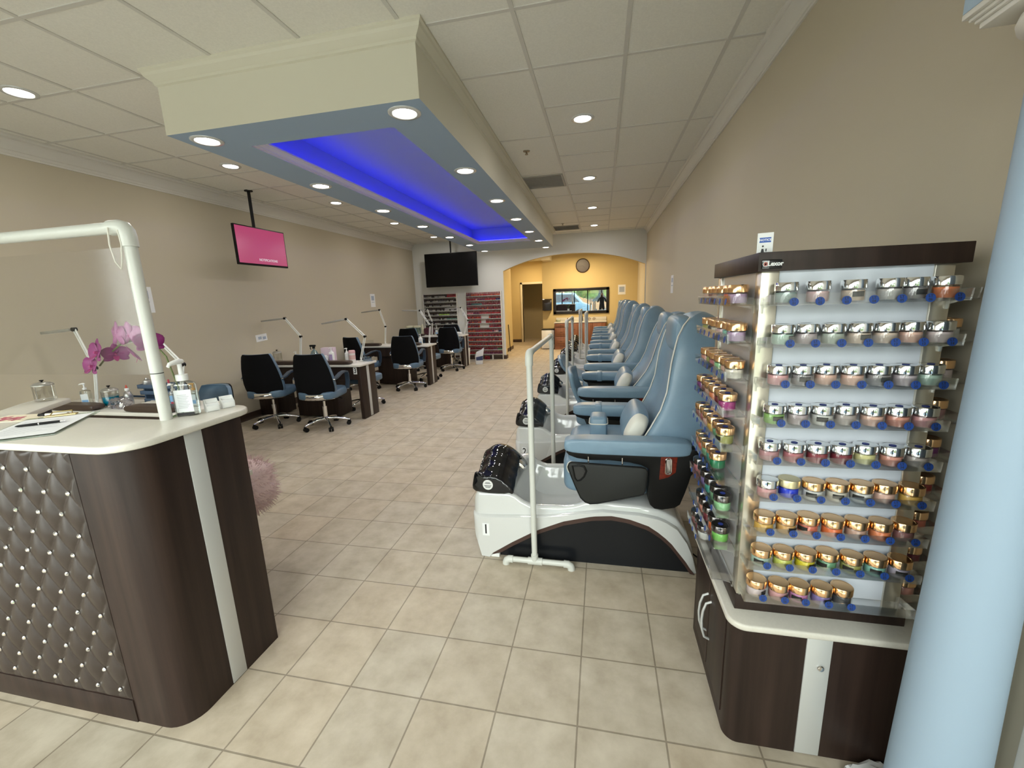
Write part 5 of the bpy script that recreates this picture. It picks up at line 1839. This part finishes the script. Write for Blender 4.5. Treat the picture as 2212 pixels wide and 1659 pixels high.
# ------------------------------------------------------------------ outside, seen only in the mirror
struct('ground', bx(nb(), -30, 30, -40, YF - .1, -.12, -.03), mat('pavement', (.37, .37, .35), .8))
lf = mat('leaf_green', (.035, .075, .014), .6, noise=.5, nscale=3)
tk = mat('trunk_brown', (.10, .07, .045), .8)
rng = random.Random(2)
for x, y, h, lb in ((-3.4, -12, 5.0, 'broad green tree across the street, in front of the left window'), (-.6, -14, 5.5, 'green tree across the street, opposite the middle windows'), (1.6, -10.5, 4.6, 'green tree across the street, opposite the shop door')):
    t = thing('street_tree', lb, 'tree', (x, y, -.03), 0, 'trees across the street')
    fin('trunk', tube(nb(), [(0, 0, 0), (.05, 0, h * .3), (-.03, 0, h * .6)], [.16, .12, .08], 10), tk, t)
    b = nb()
    for _ in range(16):
        a, rr = rng.uniform(0, 2 * PI), rng.uniform(0, 1.3)
        sq(b, (rr * math.cos(a), rr * math.sin(a), h * rng.uniform(.35, .95)), (rng.uniform(.5, .8),) * 3, 1, 1, 12, 8)
    for v in b.verts:
        v.co += Vector((rng.uniform(-1, 1), rng.uniform(-1, 1), rng.uniform(-1, 1))) * .10
    fin('crown', b, lf, t, smooth=0)
t = thing('street_building', 'tan building with dark windows across the street behind the trees', 'building', (0, -22, -.03))
fin('wall', bx(nb(), -18, 18, -3, 0, 0, 4.2), mat('stucco_tan', (.13, .085, .045), .8), t)
fin('roof', bx(nb(), -18.3, 18.3, -3.3, .3, 4.2, 4.5), mat('roof_brown', (.06, .035, .025), .7), t)
for x in range(-15, 16, 5):
    fin('window', bx(nb(), x - .9, x + .9, .0, .05, 1.0, 2.6), mat('far_glass', (.02, .03, .035), .1), t)
t = thing('van', 'pale blue van parked outside the shop window', 'van', (-2.6, -7.0, -.03), 0)
fin('body', prism(nb(), [(-2.1, .3), (2.2, .3), (2.25, .9), (1.6, 1.15), (1.0, 1.85), (-2.0, 1.9), (-2.15, 1.2)], -.85, .85, 'xz', .06), mat('van_blue', (.055, .11, .16), .3), t)
fin('window_band', prism(nb(), [(-1.9, 1.2), (1.4, 1.2), (.92, 1.75), (-1.85, 1.78)], -.862, .862, 'xz'), mat('van_glass', (.04, .05, .06), .1), t)
for x in (-1.4, 1.4):
    for s in (-1, 1):
        fin('wheel', cyl(nb(), (x, s * .7, .33), (x, s * .88, .33), .33, n=24), black_p, t)

# photographer behind the camera, seen only in the mirror
P = thing('person', 'person in dark clothes holding up a phone, reflected in the wall mirror', 'person', (.39, -1.62, 0))
def skin(name, joints, edges, m, root, sub=2):
    me = bpy.data.meshes.new(name)
    me.from_pydata([j[:3] for j in joints], edges, [])
    me.materials.append(m)
    o = bpy.data.objects.new(name, me)
    C.objects.link(o)
    o.parent = P
    sk = o.modifiers.new('skin', 'SKIN')
    for i, j in enumerate(joints):
        v = me.skin_vertices[0].data[i]
        v.radius = (j[3], j[4] if len(j) > 4 else j[3])
        v.use_root = i == root
    s_ = o.modifiers.new('sub', 'SUBSURF')
    s_.levels = s_.render_levels = sub
    for f in me.polygons:
        f.use_smooth = True
    return o
skin_m = mat('skin', (.42, .24, .16), .5)
cloth = mat('dark_clothes', (.012, .012, .014), .8)
J = [(0, 0, .92, .15, .11), (0, 0, 1.10, .14, .10), (0, 0, 1.28, .16, .11), (0, .01, 1.40, .10, .08), (0, .02, 1.47, .052), (0, .03, 1.56, .075, .09), (0, .03, 1.64, .07, .085),
     (-.10, 0, .86, .085), (-.11, .01, .48, .058), (-.11, 0, .09, .04), (-.11, .12, .04, .038), (.10, 0, .86, .085), (.11, .01, .48, .058), (.11, 0, .09, .04), (.11, .12, .04, .038),
     (-.18, 0, 1.37, .058), (-.25, .10, 1.16, .045), (-.14, .27, 1.40, .034), (-.09, .30, 1.45, .03), (.18, 0, 1.37, .058), (.25, .10, 1.16, .045), (.14, .27, 1.40, .034), (.09, .30, 1.45, .03)]
E_ = [(0, 1), (1, 2), (2, 3), (3, 4), (4, 5), (5, 6), (0, 7), (7, 8), (8, 9), (9, 10), (0, 11), (11, 12), (12, 13), (13, 14), (3, 15), (15, 16), (16, 17), (17, 18), (3, 19), (19, 20), (20, 21), (21, 22)]
skin('body', J, E_, cloth, 0)
for s in (-1, 1):
    FJ = [(s * .09, .30, 1.45, .026, .016), (s * .075, .312, 1.50, .030, .014)]
    FE = [(0, 1)]
    for k in range(4):
        i = len(FJ)
        z = 1.495 + .018 * k
        FJ += [(s * .062, .318, z, .009), (s * (.045 - .003 * abs(k - 1.5)), .332, z + .002, .0085), (s * (.034 - .004 * abs(k - 1.5)), .322, z + .003, .0075)]
        FE += [(1, i), (i, i + 1), (i + 1, i + 2)]
    i = len(FJ)
    FJ += [(s * .070, .300, 1.485, .010), (s * .052, .290, 1.505, .0095), (s * .04, .296, 1.52, .008)]
    FE += [(0, i), (i, i + 1), (i + 1, i + 2)]
    skin('hand', FJ, FE, skin_m, 0, 1)
b = sq(nb(), (0, .045, 1.595), (.072, .075, .098), .85, .9, 22, 16)
sq(b, (0, .122, 1.585), (.013, .016, .022), .9, .9, 10, 8)
for s in (-1, 1):
    sq(b, (s * .074, .035, 1.59), (.010, .018, .028), .9, .9, 10, 8)
f = fin('head', b, skin_m, P)
b = nb()
for s in (-1, 1):
    sq(b, (s * .028, .112, 1.605), (.012, .006, .006), .9, .9, 10, 8)
fin('eye', b, ink, f)
fin('mouth', sq(nb(), (0, .116, 1.548), (.022, .006, .006), .9, .9, 10, 8), mat('lips', (.30, .09, .08), .5), f)
fin('hair', sq(nb(), (0, .012, 1.635), (.086, .088, .088), .85, .9, 22, 14), mat('dark_hair', (.012, .008, .006), .5), P)
t = thing('phone', 'black phone held up in both hands by the person in the mirror', 'phone', (.389, -1.290, 1.535))
fin('phone_body', bx(nb(), -.036, .036, -.004, .004, -.075, .075, .003), black_g, t)
